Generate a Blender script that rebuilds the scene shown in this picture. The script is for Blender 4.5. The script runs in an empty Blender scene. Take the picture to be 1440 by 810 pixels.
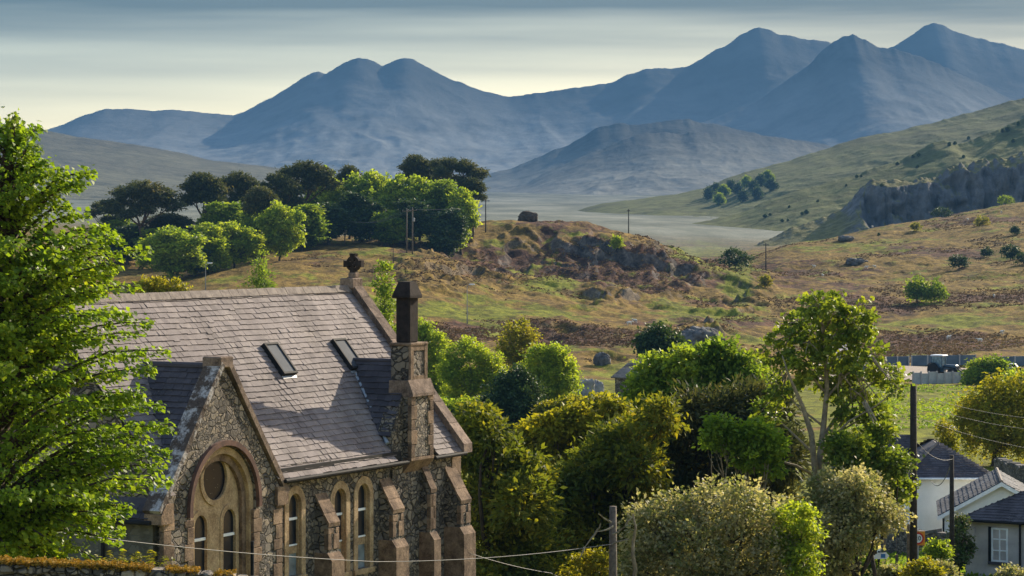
import bpy, math, random
import numpy as np
from mathutils import Vector, Matrix
from mathutils.geometry import tessellate_polygon

R = math.radians
# ------------------------------------------------------------------ camera
F, VH = 3930.0, 316.0            # focal length and horizon row in pixels of a 1440x810 frame
scn = bpy.context.scene
COL = scn.collection
cd = bpy.data.cameras.new('camera')
cd.sensor_width = 36.0
cd.lens = 36.0 * F / 1440.0
cd.shift_y = -(405.0 - VH) / 1440.0
cd.clip_start = 1.0
cd.clip_end = 60000.0
cam = bpy.data.objects.new('camera', cd)
COL.objects.link(cam)
cam.location = (0, 0, 0)
cam.rotation_euler = (R(90), 0, 0)
scn.camera = cam

# ------------------------------------------------------------------ sun, sky, exposure
SUN_AZ, SUN_EL = 54.0, 24.0      # azimuth measured from +X towards +Y
sv = Vector((math.cos(R(SUN_AZ)) * math.cos(R(SUN_EL)), math.sin(R(SUN_AZ)) * math.cos(R(SUN_EL)), math.sin(R(SUN_EL))))
ld = bpy.data.lights.new('sun', 'SUN')
ld.energy = 5.0
ld.angle = R(0.5)
ld.color = (1.0, 0.86, 0.66)
sun = bpy.data.objects.new('sun', ld)
COL.objects.link(sun)
sun.rotation_euler = sv.to_track_quat('Z', 'Y').to_euler()

W = bpy.data.worlds.new('World')
scn.world = W
W.use_nodes = True
nt = W.node_tree
nt.nodes.clear()
def wn(t, **k):
    n = nt.nodes.new(t)
    for a, b in k.items(): setattr(n, a, b)
    return n
wo = wn('ShaderNodeOutputWorld')
bg = wn('ShaderNodeBackground')
sky = wn('ShaderNodeTexSky', sky_type='NISHITA', sun_disc=False)
sky.sun_elevation = R(SUN_EL)
sky.sun_rotation = R(90 - SUN_AZ)
sky.altitude = 200
sky.dust_density = 1.0
sky.air_density = 1.0
# thin cloud sheet: streaks stretched along the horizon
tcw = wn('ShaderNodeTexCoord')
sep = wn('ShaderNodeSeparateXYZ')
nt.links.new(tcw.outputs['Generated'], sep.inputs[0])
mp = wn('ShaderNodeMapping')
mp.inputs['Scale'].default_value = (1.6, 1.6, 30.0)
mp.inputs['Rotation'].default_value = (0.0, 0.006, 0.0)
nt.links.new(tcw.outputs['Generated'], mp.inputs[0])
nz = wn('ShaderNodeTexNoise')
nz.inputs['Scale'].default_value = 2.3
nz.inputs['Detail'].default_value = 4
nz.inputs['Roughness'].default_value = 0.55
nt.links.new(mp.outputs[0], nz.inputs['Vector'])
# cloud sheet thickens with elevation above the mountains
mr = wn('ShaderNodeMapRange', interpolation_type='SMOOTHSTEP')
mr.inputs['From Min'].default_value = 0.030
mr.inputs['From Max'].default_value = 0.088
nt.links.new(sep.outputs['Z'], mr.inputs['Value'])
ma = wn('ShaderNodeMath', operation='MULTIPLY_ADD')
nt.links.new(nz.outputs['Fac'], ma.inputs[0])
ma.inputs[1].default_value = 0.75
ma.inputs[2].default_value = -0.36
ad = wn('ShaderNodeMath', operation='ADD', use_clamp=True)
nt.links.new(ma.outputs[0], ad.inputs[0])
nt.links.new(mr.outputs[0], ad.inputs[1])
top = wn('ShaderNodeMapRange', interpolation_type='SMOOTHSTEP')    # the bank ends well above the peaks; unseen clear sky over it adds fill light
top.inputs['From Min'].default_value = 0.16
top.inputs['From Max'].default_value = 0.34
top.inputs['To Min'].default_value = 0.93
top.inputs['To Max'].default_value = 0.0
nt.links.new(sep.outputs['Z'], top.inputs['Value'])
mul = wn('ShaderNodeMath', operation='MULTIPLY')
nt.links.new(top.outputs[0], mul.inputs[1])
nt.links.new(ad.outputs[0], mul.inputs[0])
ccol = wn('ShaderNodeValToRGB')     # cloud colour varies with its own thickness
ccol.color_ramp.elements[0].position = 0.36
ccol.color_ramp.elements[0].color = (0.07, 0.27, 0.23, 1)
ccol.color_ramp.elements[1].position = 0.64
ccol.color_ramp.elements[1].color = (0.48, 0.68, 0.56, 1)
nt.links.new(nz.outputs['Fac'], ccol.inputs[0])
mixc = wn('ShaderNodeMix', data_type='RGBA')
nt.links.new(mul.outputs[0], mixc.inputs[0])
warm = wn('ShaderNodeMix', data_type='RGBA', blend_type='MULTIPLY')
warm.inputs[0].default_value = 1.0
warm.inputs[7].default_value = (1.0, 0.90, 0.74, 1)
glow = wn('ShaderNodeMix', data_type='RGBA')          # pale lit vapour low over the horizon
glow.inputs[6].default_value = (1.95, 1.80, 1.52, 1)
glow.inputs[7].default_value = (1.0, 0.95, 0.88, 1)
gmr = wn('ShaderNodeMapRange', interpolation_type='SMOOTHSTEP')
gmr.inputs['From Min'].default_value = 0.03
gmr.inputs['From Max'].default_value = 0.12
nt.links.new(sep.outputs['Z'], gmr.inputs['Value'])
nt.links.new(gmr.outputs[0], glow.inputs[0])
nt.links.new(glow.outputs[2], warm.inputs[7])
nt.links.new(sky.outputs[0], warm.inputs[6])
nt.links.new(warm.outputs[2], mixc.inputs[6])
nt.links.new(ccol.outputs[0], mixc.inputs[7])
nt.links.new(mixc.outputs[2], bg.inputs['Color'])
bg.inputs['Strength'].default_value = 0.15
nt.links.new(bg.outputs[0], wo.inputs['Surface'])

vs = scn.view_settings
vs.view_transform = 'Standard'
vs.look = 'None'
vs.exposure = 1.3
vs.gamma = 1.0
vs.use_curve_mapping = False
scn.cycles.volume_bounces = 0
scn.cycles.max_bounces = 6
scn.cycles.diffuse_bounces = 4
scn.cycles.transmission_bounces = 4
scn.cycles.transparent_max_bounces = 4
scn.cycles.use_denoising = True
scn.cycles.sample_clamp_indirect = 4.0

rng = np.random.default_rng(7)
random.seed(7)

# ------------------------------------------------------------------ helpers
def P(u, v, Y):
    return np.array([(u - 720.0) / F * Y, Y, -(v - VH) / F * Y])
def PX(p):
    return (720 + F * p[0] / p[1], VH - F * p[2] / p[1])

def _hash(ix, iy, seed):
    h = (ix.astype(np.int64) * 374761393 + iy.astype(np.int64) * 668265263 + seed * 1442695041) & 0xffffffff
    h = ((h ^ (h >> 13)) * 1274126177) & 0xffffffff
    return ((h ^ (h >> 16)) & 0xffff) / 65535.0
def vnoise(x, y, seed=0):
    ix, iy = np.floor(x), np.floor(y)
    fx, fy = x - ix, y - iy
    fx = fx * fx * fx * (fx * (fx * 6 - 15) + 10); fy = fy * fy * fy * (fy * (fy * 6 - 15) + 10)
    a = _hash(ix, iy, seed); b = _hash(ix + 1, iy, seed); c = _hash(ix, iy + 1, seed); d = _hash(ix + 1, iy + 1, seed)
    return (a + (b - a) * fx) * (1 - fy) + (c + (d - c) * fx) * fy
def fbm(x, y, oct=4, seed=0, rough=0.5):
    s = 0; a = 1.0; t = 0
    for o in range(oct):
        s = s + a * (vnoise(x, y, seed + o * 17) - 0.5); t += a
        ca, sa = 0.8, 0.6
        x, y = (x * ca - y * sa) * 2.03 + 5.1, (x * sa + y * ca) * 2.03 + 9.7
        a *= rough
    return s / t * 2
def ridged(x, y, oct=4, seed=0):
    s = 0; a = 1.0; t = 0
    for o in range(oct):
        n = 1 - np.abs(2 * vnoise(x, y, seed + o * 31) - 1)
        s = s + a * n * n; t += a
        x, y = (x * 0.8 - y * 0.6) * 2.1 + 3.3, (x * 0.6 + y * 0.8) * 2.1 + 1.7
        a *= 0.5
    return s / t

def link(o, parent=None):
    COL.objects.link(o)
    if parent is not None: o.parent = parent
    return o
def mesh_np(name, V, Fq, mat=None, parent=None, attrs=None, smooth=False):
    V = np.asarray(V, np.float32); Fq = np.asarray(Fq, np.int32)
    me = bpy.data.meshes.new(name)
    k = Fq.shape[1]
    me.vertices.add(len(V)); me.vertices.foreach_set('co', V.ravel())
    me.loops.add(Fq.size); me.loops.foreach_set('vertex_index', Fq.ravel())
    me.polygons.add(len(Fq))
    me.polygons.foreach_set('loop_start', np.arange(0, Fq.size, k, dtype=np.int32))
    me.polygons.foreach_set('loop_total', np.full(len(Fq), k, np.int32))
    if smooth: me.polygons.foreach_set('use_smooth', np.ones(len(Fq), bool))
    me.update(calc_edges=True)
    for n, a in (attrs or {}).items():
        a = np.asarray(a, np.float32)
        if a.ndim == 1:
            at = me.attributes.new(n, 'FLOAT', 'POINT'); at.data.foreach_set('value', a)
        else:
            at = me.attributes.new(n, 'FLOAT_COLOR', 'POINT'); at.data.foreach_set('color', a.ravel())
    if mat: me.materials.append(mat)
    return link(bpy.data.objects.new(name, me), parent)

class MB:
    """collects polygons for ONE mesh object"""
    def __init__(s): s.v = []; s.f = []; s.r = []
    def add(s, vs_, fs, rnd=0.5):
        b = len(s.v)
        s.v += [tuple(map(float, q)) for q in vs_]; s.f += [tuple(b + i for i in q) for q in fs]; s.r += [rnd] * len(vs_)
        return s
    def box(s, x0, x1, y0, y1, z0, z1, rnd=0.5, bev=0.0):
        if bev <= 0:
            return s.add([(x0,y0,z0),(x1,y0,z0),(x1,y1,z0),(x0,y1,z0),(x0,y0,z1),(x1,y0,z1),(x1,y1,z1),(x0,y1,z1)],
                  [(0,3,2,1),(4,5,6,7),(0,1,5,4),(1,2,6,5),(2,3,7,6),(3,0,4,7)], rnd)
        b = bev
        ring = lambda xa, xb, ya, yb, z: [(xa+b,ya,z),(xb-b,ya,z),(xb,ya+b,z),(xb,yb-b,z),(xb-b,yb,z),(xa+b,yb,z),(xa,yb-b,z),(xa,ya+b,z)]
        vs_ = ring(x0+b,x1-b,y0+b,y1-b,z0) + ring(x0,x1,y0,y1,z0+b) + ring(x0,x1,y0,y1,z1-b) + ring(x0+b,x1-b,y0+b,y1-b,z1)
        fs = [tuple(range(7,-1,-1)), tuple(range(24,32))]
        for k in range(3):
            for i in range(8):
                j = (i + 1) % 8; fs.append((k*8+i, k*8+j, k*8+8+j, k*8+8+i))
        return s.add(vs_, fs, rnd)
    def prism(s, poly, off, rnd=0.5):
        """poly: list of 3D points, extruded by vector off"""
        n = len(poly); o = np.array(off)
        vs_ = [np.array(p, float) for p in poly] + [np.array(p, float) + o for p in poly]
        return s.add(vs_, [tuple(range(n)), tuple(range(2*n-1, n-1, -1))] + [(i, n+i, n+(i+1)%n, (i+1)%n) for i in range(n)], rnd)
    def tube(s, pts, rad, sides=8, rnd=0.5, cap=True):
        pts = [Vector(p) for p in pts]
        if not hasattr(rad, '__len__'): rad = [rad] * len(pts)
        vs_ = []; up = Vector((0.31, 0.17, 0.93))
        for i, p in enumerate(pts):
            t = (pts[min(i+1, len(pts)-1)] - pts[max(i-1, 0)]).normalized()
            a = t.cross(up)
            if a.length < 0.05: a = t.cross(Vector((1, 0, 0)))
            a.normalize(); b = t.cross(a)
            for k in range(sides):
                w = 2 * math.pi * k / sides
                vs_.append(p + (a * math.cos(w) + b * math.sin(w)) * rad[i])
        fs = []
        for i in range(len(pts) - 1):
            for k in range(sides):
                j = (k + 1) % sides
                fs.append((i*sides+k, i*sides+j, (i+1)*sides+j, (i+1)*sides+k))
        if cap: fs += [tuple(range(sides-1, -1, -1)), tuple(range((len(pts)-1)*sides, len(pts)*sides))]
        return s.add(vs_, fs, rnd)
    def lathe(s, c, prof, sides=16, axis=2, rnd=0.5):
        vs_ = []
        for r_, h in prof:
            for k in range(sides):
                w = 2*math.pi*k/sides
                q = [0, 0, 0]; q[(axis+1)%3] = r_*math.cos(w); q[(axis+2)%3] = r_*math.sin(w); q[axis] = h
                vs_.append((c[0]+q[0], c[1]+q[1], c[2]+q[2]))
        fs = []
        for i in range(len(prof)-1):
            for k in range(sides):
                j = (k+1) % sides
                fs.append((i*sides+k, i*sides+j, (i+1)*sides+j, (i+1)*sides+k))
        fs += [tuple(range(sides-1,-1,-1)), tuple(range((len(prof)-1)*sides, len(prof)*sides))]
        return s.add(vs_, fs, rnd)
    def build(s, name, mat, parent=None, smooth=False):
        me = bpy.data.meshes.new(name)
        me.from_pydata(s.v, [], s.f)
        at = me.attributes.new('rnd', 'FLOAT', 'POINT'); at.data.foreach_set('value', np.array(s.r, np.float32))
        if smooth: me.polygons.foreach_set('use_smooth', np.ones(len(me.polygons), bool))
        me.update()
        if mat: me.materials.append(mat)
        return link(bpy.data.objects.new(name, me), parent)

def tag(o, label, cat, group=None):
    o['label'] = label; o['category'] = cat
    if group: o['group'] = group
    return o
def thing(name, label, cat, loc=(0, 0, 0), rz=0.0, group=None):
    o = bpy.data.objects.new(name, None)
    o.location = [float(q) for q in loc]; o.rotation_euler = (0, 0, rz)
    o.empty_display_size = 0.2
    link(o)
    return tag(o, label, cat, group)
def struct(o, kind='structure'):
    o['kind'] = kind
    return o
def copy_tree(o, parent=None):
    c = o.copy(); COL.objects.link(c)
    if parent is not None: c.parent = parent
    for ch in list(o.children): copy_tree(ch, c)
    return c

# ------------------------------------------------------------------ materials
def srgb(r, g, b):
    f = lambda c: (c/255/12.92 if c/255 <= 0.04045 else ((c/255+0.055)/1.055)**2.4)
    return (f(r), f(g), f(b), 1)
class NT:
    def __init__(s, name):
        s.m = bpy.data.materials.new(name); s.m.use_nodes = True
        s.t = s.m.node_tree; s.t.nodes.clear()
        s.out = s.t.nodes.new('ShaderNodeOutputMaterial')
        s.bsdf = None
    def n(s, t, ins=None, **k):
        nd = s.t.nodes.new(t)
        for a, b in k.items(): setattr(nd, a, b)
        for a, b in (ins or {}).items():
            if isinstance(b, bpy.types.NodeSocket): s.t.links.new(b, nd.inputs[a])
            else: nd.inputs[a].default_value = b
        return nd
    def coord(s, kind='Object', scale=(1, 1, 1)):
        tc = s.n('ShaderNodeTexCoord')
        return s.n('ShaderNodeMapping', {'Vector': tc.outputs[kind], 'Scale': scale}).outputs[0]
    def geo(s, scale=(1, 1, 1)):
        g = s.n('ShaderNodeNewGeometry')
        return s.n('ShaderNodeMapping', {'Vector': g.outputs['Position'], 'Scale': scale}).outputs[0]
    def noise(s, vec, scale, detail=4, rough=0.55):
        return s.n('ShaderNodeTexNoise', {'Vector': vec, 'Scale': scale, 'Detail': detail, 'Roughness': rough}).outputs['Fac']
    def ramp(s, fac, stops):
        nd = s.n('ShaderNodeValToRGB', {'Fac': fac}); e = nd.color_ramp.elements
        while len(e) < len(stops): e.new(0.5)
        for i, (p, c) in enumerate(stops):
            e[i].position = p; e[i].color = c if len(c) == 4 else (*c, 1)
        return nd.outputs[0]
    def mix(s, fac, a, b, blend='MIX'):
        nd = s.n('ShaderNodeMix', data_type='RGBA', blend_type=blend)
        for i, x in ((0, fac), (6, a), (7, b)):
            if isinstance(x, bpy.types.NodeSocket): s.t.links.new(x, nd.inputs[i])
            elif i and len(x) == 3: nd.inputs[i].default_value = (*x, 1)
            else: nd.inputs[i].default_value = x
        return nd.outputs[2]
    def math(s, op, a, b=0.0, clamp=False):
        nd = s.n('ShaderNodeMath', operation=op, use_clamp=clamp)
        for i, x in ((0, a), (1, b)):
            if isinstance(x, bpy.types.NodeSocket): s.t.links.new(x, nd.inputs[i])
            else: nd.inputs[i].default_value = x
        return nd.outputs[0]
    def attr(s, name, out='Fac'):
        return s.n('ShaderNodeAttribute', attribute_name=name).outputs[out]
    def finish(s, color, rough=0.9, bump=None, strength=0.5, dist=0.05, spec=0.3, metal=0.0):
        b = s.n('ShaderNodeBsdfPrincipled', {'Roughness': rough, 'Specular IOR Level': spec, 'Metallic': metal})
        if isinstance(color, bpy.types.NodeSocket): s.t.links.new(color, b.inputs['Base Color'])
        else: b.inputs['Base Color'].default_value = color if len(color) == 4 else (*color, 1)
        if bump is not None:
            bp = s.n('ShaderNodeBump', {'Height': bump, 'Strength': strength, 'Distance': dist})
            s.t.links.new(bp.outputs[0], b.inputs['Normal'])
        s.t.links.new(b.outputs[0], s.out.inputs['Surface'])
        return s.m

def simple(name, a, b=None, scale=4.0, rough=0.85, bump=0.2, dist=0.02, spec=0.3, metal=0.0):
    """two-tone weathered material"""
    m = NT(name); v = m.coord('Object')
    f = m.noise(v, scale, 6, 0.6)
    b = b or tuple(x * 0.6 for x in a[:3])
    c = m.ramp(f, [(0.3, b), (0.65, a)])
    return m.finish(c, rough, f, bump, dist, spec, metal)

def leaf_mat(name, stops, transl=0.45, rough=0.55, patch=0.35, tint=(1.25, 1.15, 0.5), gain=1.35):
    """leaf colour by a random number per leaf, drifting from branch to branch"""
    stops = [tuple(min(.62, x * gain) for x in c) for c in stops]
    m = NT(name)
    r = m.attr('rnd')
    g = m.noise(m.geo(), patch, 2)
    f = m.math('ADD', m.math('MULTIPLY', r, 0.7), m.math('MULTIPLY', m.math('SUBTRACT', g, 0.35), 0.9), True)
    c = m.ramp(f, [(i / max(1, len(stops) - 1), s) for i, s in enumerate(stops)])
    b = m.n('ShaderNodeBsdfPrincipled', {'Base Color': c, 'Roughness': rough, 'Specular IOR Level': 0.25})
    tc = m.mix(1.0, c, tint, 'MULTIPLY')
    t = m.n('ShaderNodeBsdfTranslucent', {'Color': tc})
    x = m.n('ShaderNodeMixShader', {'Fac': transl, 1: b.outputs[0], 2: t.outputs[0]})
    m.t.links.new(x.outputs[0], m.out.inputs['Surface'])
    return m.m

def rubble_mat(name, stops, mortar, scale=4.2, bump=1.0):
    m = NT(name); v0 = m.coord('Object')
    warp = m.n('ShaderNodeTexNoise', {'Vector': v0, 'Scale': 2.5, 'Detail': 2})
    v = m.n('ShaderNodeVectorMath', {0: v0, 1: m.n('ShaderNodeVectorMath', {0: warp.outputs['Color'], 1: (0.22, 0.22, 0.22)}, operation='MULTIPLY').outputs[0]}, operation='ADD').outputs[0]
    v = m.n('ShaderNodeMapping', {'Vector': v, 'Scale': (1, 1, 1.5)}).outputs[0]
    pick = m.math('GREATER_THAN', m.noise(v0, 1.6, 3), 0.52)
    def vor(sc, feat=None):
        nd = m.n('ShaderNodeTexVoronoi', {'Vector': v, 'Scale': sc, 'Randomness': 1.0})
        if feat: nd.feature = feat
        return nd
    ca, cb_ = vor(scale * .72), vor(scale * 1.35)
    ea, eb = vor(scale * .72, 'DISTANCE_TO_EDGE'), vor(scale * 1.35, 'DISTANCE_TO_EDGE')
    sx = m.n('ShaderNodeSeparateColor', {0: m.mix(pick, ca.outputs['Color'], cb_.outputs['Color'])})
    ed = m.n('ShaderNodeMix', {0: pick, 2: ea.outputs['Distance'], 3: eb.outputs['Distance']}, data_type='FLOAT').outputs[0]
    n1 = m.noise(v0, 14, 5, 0.65)
    f = m.math('ADD', m.math('MULTIPLY', sx.outputs[0], 0.75), m.math('MULTIPLY', n1, 0.3), True)
    c = m.ramp(f, stops)
    e = m.n('ShaderNodeMapRange', {'Value': m.math('ADD', ed, m.math('MULTIPLY', m.math('SUBTRACT', m.noise(v0, 3.0, 3), 0.5), 0.16)), 'From Min': 0.01, 'From Max': 0.10}).outputs[0]
    stain = m.ramp(m.noise(v0, 0.7, 4), [(0.35, (0.62, 0.6, 0.58, 1)), (0.7, (1.1, 1.08, 1.05, 1))])
    c = m.mix(1.0, m.mix(e, mortar, c), stain, 'MULTIPLY')
    h = m.math('ADD', m.math('MULTIPLY', e, 1.0), m.math('MULTIPLY', sx.outputs[1], 0.8))
    h = m.math('ADD', h, m.math('MULTIPLY', n1, 0.5))
    return m.finish(c, 0.9, h, bump, 0.07, 0.2)

def slate_mat(name, stops, lichen=(0.4, 0.38, 0.33), amount=0.5, rough=0.82, spec=0.18):
    m = NT(name); v = m.coord('Object')
    r = m.attr('rnd')
    n = m.noise(v, 5, 6, 0.7)
    f = m.math('ADD', m.math('MULTIPLY', r, 0.7), m.math('MULTIPLY', n, 0.3), True)
    c = m.ramp(f, stops)
    l = m.ramp(m.noise(v, 1.1, 7, 0.7), [(0.5, (0, 0, 0, 1)), (0.72, (amount, amount, amount, 1))])
    stn = m.ramp(m.noise(m.coord('Object', (1, .5, .5)), 0.9, 6, 0.65), [(0.35, (0.62, 0.60, 0.60, 1)), (0.65, (1.12, 1.1, 1.08, 1))])
    c = m.mix(1.0, c, stn, 'MULTIPLY')
    l2 = m.ramp(m.noise(v, 17, 3, 0.6), [(0.5, (0, 0, 0, 1)), (0.66, (1, 1, 1, 1))])
    c = m.mix(m.math('MULTIPLY', l, l2), c, lichen)
    return m.finish(c, rough, n, 0.25, 0.02, spec)

def glass_mat(name, c=(0.008, 0.010, 0.013), rough=0.12):
    m = NT(name); v = m.coord('Object')
    n = m.noise(v, 3.0, 2)
    return m.finish(m.ramp(n, [(0.3, c), (0.7, tuple(x*2.2 for x in c))]), max(rough, .3), n, 0.05, 0.01, 0.08)

M = {}
M['rubble'] = rubble_mat('rubble_stone', [(0.05, (0.052,0.048,0.046)), (0.3, (0.13,0.118,0.105)), (0.55, (0.22,0.195,0.165)), (0.8, (0.30,0.25,0.19)), (1.0, (0.40,0.35,0.28))], (0.085,0.075,0.065), 5.4)
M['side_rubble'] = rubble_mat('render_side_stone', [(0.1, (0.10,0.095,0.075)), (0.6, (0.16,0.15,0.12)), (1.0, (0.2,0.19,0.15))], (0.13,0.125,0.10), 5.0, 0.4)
def blocks(name, a, b, scale):
    m = NT(name); v = m.coord('Object')
    f = m.noise(v, scale, 7, 0.68); g_ = m.noise(v, 22, 4, 0.6); st = m.noise(m.coord('Object', (3, 3, 0.5)), 1.6, 4, 0.6)
    c = m.ramp(f, [(0.32, b), (0.62, a)])
    tone = m.ramp(m.math('ADD', m.math('MULTIPLY', m.attr('rnd'), 0.6), m.math('MULTIPLY', st, 0.5), True), [(0.2, (0.55, 0.53, 0.52, 1)), (0.8, (1.2, 1.16, 1.1, 1))])
    c = m.mix(1.0, c, tone, 'MULTIPLY')
    c = m.mix(1.0, c, m.ramp(g_, [(0.35, (0.7, 0.7, 0.7, 1)), (0.65, (1.1, 1.1, 1.1, 1))]), 'MULTIPLY')
    return m.finish(c, 0.95, m.math('ADD', f, g_), 0.6, 0.03, 0.15)
M['dressed'] = blocks('dressed_sandstone', (0.30,0.215,0.15), (0.085,0.058,0.043), 3.0)
M['cream'] = blocks('cream_sandstone', (0.50,0.38,0.235), (0.25,0.17,0.10), 2.2)
M['red'] = simple('red_sandstone', (0.15,0.082,0.062), (0.055,0.032,0.027), 3.0, 0.9, 0.4, 0.02, 0.2)
M['coping'] = blocks('lichened_coping', (0.27,0.205,0.165), (0.085,0.062,0.052), 3.5)
def blotchy(name, a, b, scale):
    m = NT(name); v = m.coord('Object')
    f = m.noise(v, scale, 8, 0.72); g_ = m.noise(v, 16, 4, 0.6)
    c = m.mix(m.n('ShaderNodeMapRange', {'Value': f, 'From Min': 0.47, 'From Max': 0.56}).outputs[0], b, a)
    c = m.mix(1.0, c, m.ramp(g_, [(0.3, (0.6, 0.6, 0.6, 1)), (0.7, (1.15, 1.12, 1.1, 1))]), 'MULTIPLY')
    return m.finish(c, 0.95, m.math('ADD', f, g_), 0.7, 0.03, 0.15)
M['lichen'] = blotchy('grey_lichen_coping', (0.40,0.385,0.385), (0.085,0.066,0.056), 2.4)
M['chimney'] = simple('dark_stone', (0.032,0.025,0.023), (0.012,0.010,0.010), 5, 0.95, 0.5, 0.02, 0.15)  # near-black stone for chimneys and the gable cross
M['slate'] = slate_mat('warm_slate', [(0.1, (0.12,0.102,0.102)), (0.45, (0.175,0.150,0.148)), (0.75, (0.215,0.185,0.177)), (1.0, (0.28,0.245,0.225))], (0.36,0.32,0.25), 0.6)
M['dark_slate'] = slate_mat('dark_slate', [(0.1, (0.045,0.043,0.052)), (0.6, (0.075,0.07,0.082)), (1.0, (0.115,0.107,0.118))], (0.3,0.29,0.27), 0.45)
M['wing_slate'] = slate_mat('blue_grey_slate', [(0.1, (0.042,0.047,0.06)), (0.6, (0.065,0.073,0.09)), (1.0, (0.095,0.105,0.125))], (0.2,0.2,0.2), 0.3)
M['ridge_tile'] = simple('ridge_tile', (0.23,0.19,0.16), (0.10,0.08,0.07), 6, 0.9, 0.4)
M['lead'] = simple('lead_flashing', (0.30,0.34,0.40), (0.18,0.21,0.26), 4, 0.45, 0.1, 0.01, 0.5)
M['glass'] = glass_mat('dark_window_glass')
def leaded():
    m = NT('leaded_glass'); v = m.coord('Object')
    vo = m.n('ShaderNodeTexVoronoi', {'Vector': v, 'Scale': 13.0})
    sx = m.n('ShaderNodeSeparateColor', {0: vo.outputs['Color']})
    dot = m.math('MULTIPLY', m.math('LESS_THAN', vo.outputs['Distance'], 0.13), m.math('GREATER_THAN', sx.outputs[0], 0.55))  # pale specks: leaded pieces with their glint put into the colour
    return m.finish(m.mix(dot, (0.008, 0.009, 0.012), (0.20, 0.195, 0.17)), 0.4, None, spec=0.06)
M['leaded'] = leaded()
M['blueglass'] = glass_mat('boarded_lower_light', (0.10,0.12,0.13), 0.3)
M['white'] = simple('white_paint', (0.78,0.79,0.80), (0.6,0.62,0.64), 3, 0.6, 0.08)
M['wwall'] = simple('white_render', (0.74,0.74,0.73), (0.6,0.6,0.585), 0.9, 0.85, 0.15, 0.01)
M['greyrender'] = simple('grey_render', (0.47,0.43,0.41), (0.33,0.30,0.285), 1.5, 0.9, 0.2, 0.01)
M['black'] = simple('black_iron', (0.02,0.02,0.022), (0.012,0.012,0.012), 6, 0.8, 0.1, 0.02, 0.15)
M['wood_pole'] = simple('tarred_pole_wood', (0.045,0.034,0.026), (0.02,0.015,0.012), 8, 0.9, 0.5)
M['grey_wood'] = simple('weathered_pole_wood', (0.17,0.135,0.10), (0.065,0.05,0.04), 8, 0.9, 0.6)
M['pole_grey'] = simple('galvanised_grey', (0.30,0.30,0.30), (0.2,0.2,0.2), 5, 0.6, 0.1)
M['cable'] = simple('cable_sheath', (0.16,0.155,0.15), (0.12,0.12,0.12), 5, 0.6, 0.0)
M['bark'] = simple('bark', (0.075,0.058,0.042), (0.03,0.023,0.017), 6, 0.95, 0.9, 0.05, 0.1)
M['pale_bark'] = simple('pale_grey_bark', (0.30,0.25,0.17), (0.13,0.105,0.07), 5, 0.95, 0.8, 0.04, 0.1)
M['pine_bark'] = simple('pine_bark', (0.11,0.07,0.048), (0.05,0.033,0.024), 2, 0.95, 0.8, 0.05, 0.1)
M['rock'] = simple('crag_rock', (0.17,0.16,0.15), (0.05,0.046,0.043), 0.9, 0.95, 1.0, 0.3, 0.15)
M['dark_rock'] = simple('heathery_rock', (0.11,0.085,0.06), (0.035,0.028,0.022), 0.9, 0.95, 1.0, 0.3, 0.1)
M['pale_rock'] = simple('pale_boulder_rock', (0.36,0.345,0.33), (0.18,0.165,0.15), 0.9, 0.95, 1.0, 0.2, 0.15)
M['wool'] = simple('sheep_wool', (0.72,0.68,0.60), (0.55,0.5,0.43), 5, 1.0, 0.5)
M['concrete'] = simple('pale_concrete', (0.46,0.46,0.46), (0.30,0.31,0.32), 1.2, 0.9, 0.2)
M['sheeting'] = simple('blue_grey_sheeting', (0.13,0.165,0.20), (0.075,0.10,0.13), 0.7, 0.7, 0.2)
M['tyre'] = simple('tyre_rubber', (0.018,0.018,0.018), (0.012,0.012,0.012), 8, 0.85, 0.2)
M['tractor'] = simple('tractor_paint', (0.035,0.085,0.14), (0.02,0.05,0.08), 3, 0.4, 0.05, 0.01, 0.5)
M['barnroof'] = simple('faded_barn_roof', (0.50,0.41,0.38), (0.38,0.31,0.29), 0.7, 0.8, 0.2)
M['orange'] = simple('sign_orange', (0.65,0.24,0.02), (0.5,0.18,0.02), 6, 0.5, 0.02)
M['signred'] = simple('sign_red', (0.5,0.03,0.02), (0.4,0.02,0.02), 6, 0.5, 0.02)
M['signblue'] = simple('sign_blue', (0.04,0.16,0.40), (0.03,0.12,0.32), 6, 0.5, 0.02)
M['tarmac'] = simple('lane_tarmac', (0.14,0.135,0.14), (0.10,0.098,0.1), 2.5, 0.9, 0.2)
M['yard'] = simple('yard_gravel', (0.27,0.21,0.16), (0.19,0.15,0.12), 0.4, 0.95, 0.3)

LIME = [(0.050,0.105,0.010), (0.095,0.165,0.014), (0.150,0.225,0.018), (0.235,0.295,0.022)]
L = {}
L['lime'] = leaf_mat('lime_green_leaves', LIME, 0.6, 0.5, 0.9, gain=1.3)
L['syc'] = leaf_mat('sycamore_leaves', [(0.035,0.060,0.012), (0.075,0.115,0.016), (0.130,0.165,0.020), (0.200,0.215,0.028)], 0.55, 0.5, 0.5, gain=1.6)
L['olive'] = leaf_mat('rusty_conifer_sprays', [(0.020,0.034,0.010), (0.055,0.075,0.012), (0.105,0.112,0.013), (0.185,0.145,0.015)], 0.55, 0.7, 0.35, (1.25,1.1,0.4), gain=1.9)
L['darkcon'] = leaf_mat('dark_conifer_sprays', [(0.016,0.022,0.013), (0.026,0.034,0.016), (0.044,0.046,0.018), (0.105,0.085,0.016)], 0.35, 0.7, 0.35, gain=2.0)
L['pale'] = leaf_mat('pale_silvery_leaves', [(0.040,0.055,0.016), (0.105,0.115,0.040), (0.22,0.195,0.105), (0.36,0.31,0.215)], 0.5, 0.6, 1.6, (1.1,1.08,0.6), gain=1.9)
L['mid'] = leaf_mat('mid_green_leaves', [(0.035,0.065,0.012), (0.070,0.115,0.016), (0.115,0.155,0.018), (0.165,0.19,0.022)], 0.6, 0.55, 0.3, gain=1.95)
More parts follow.
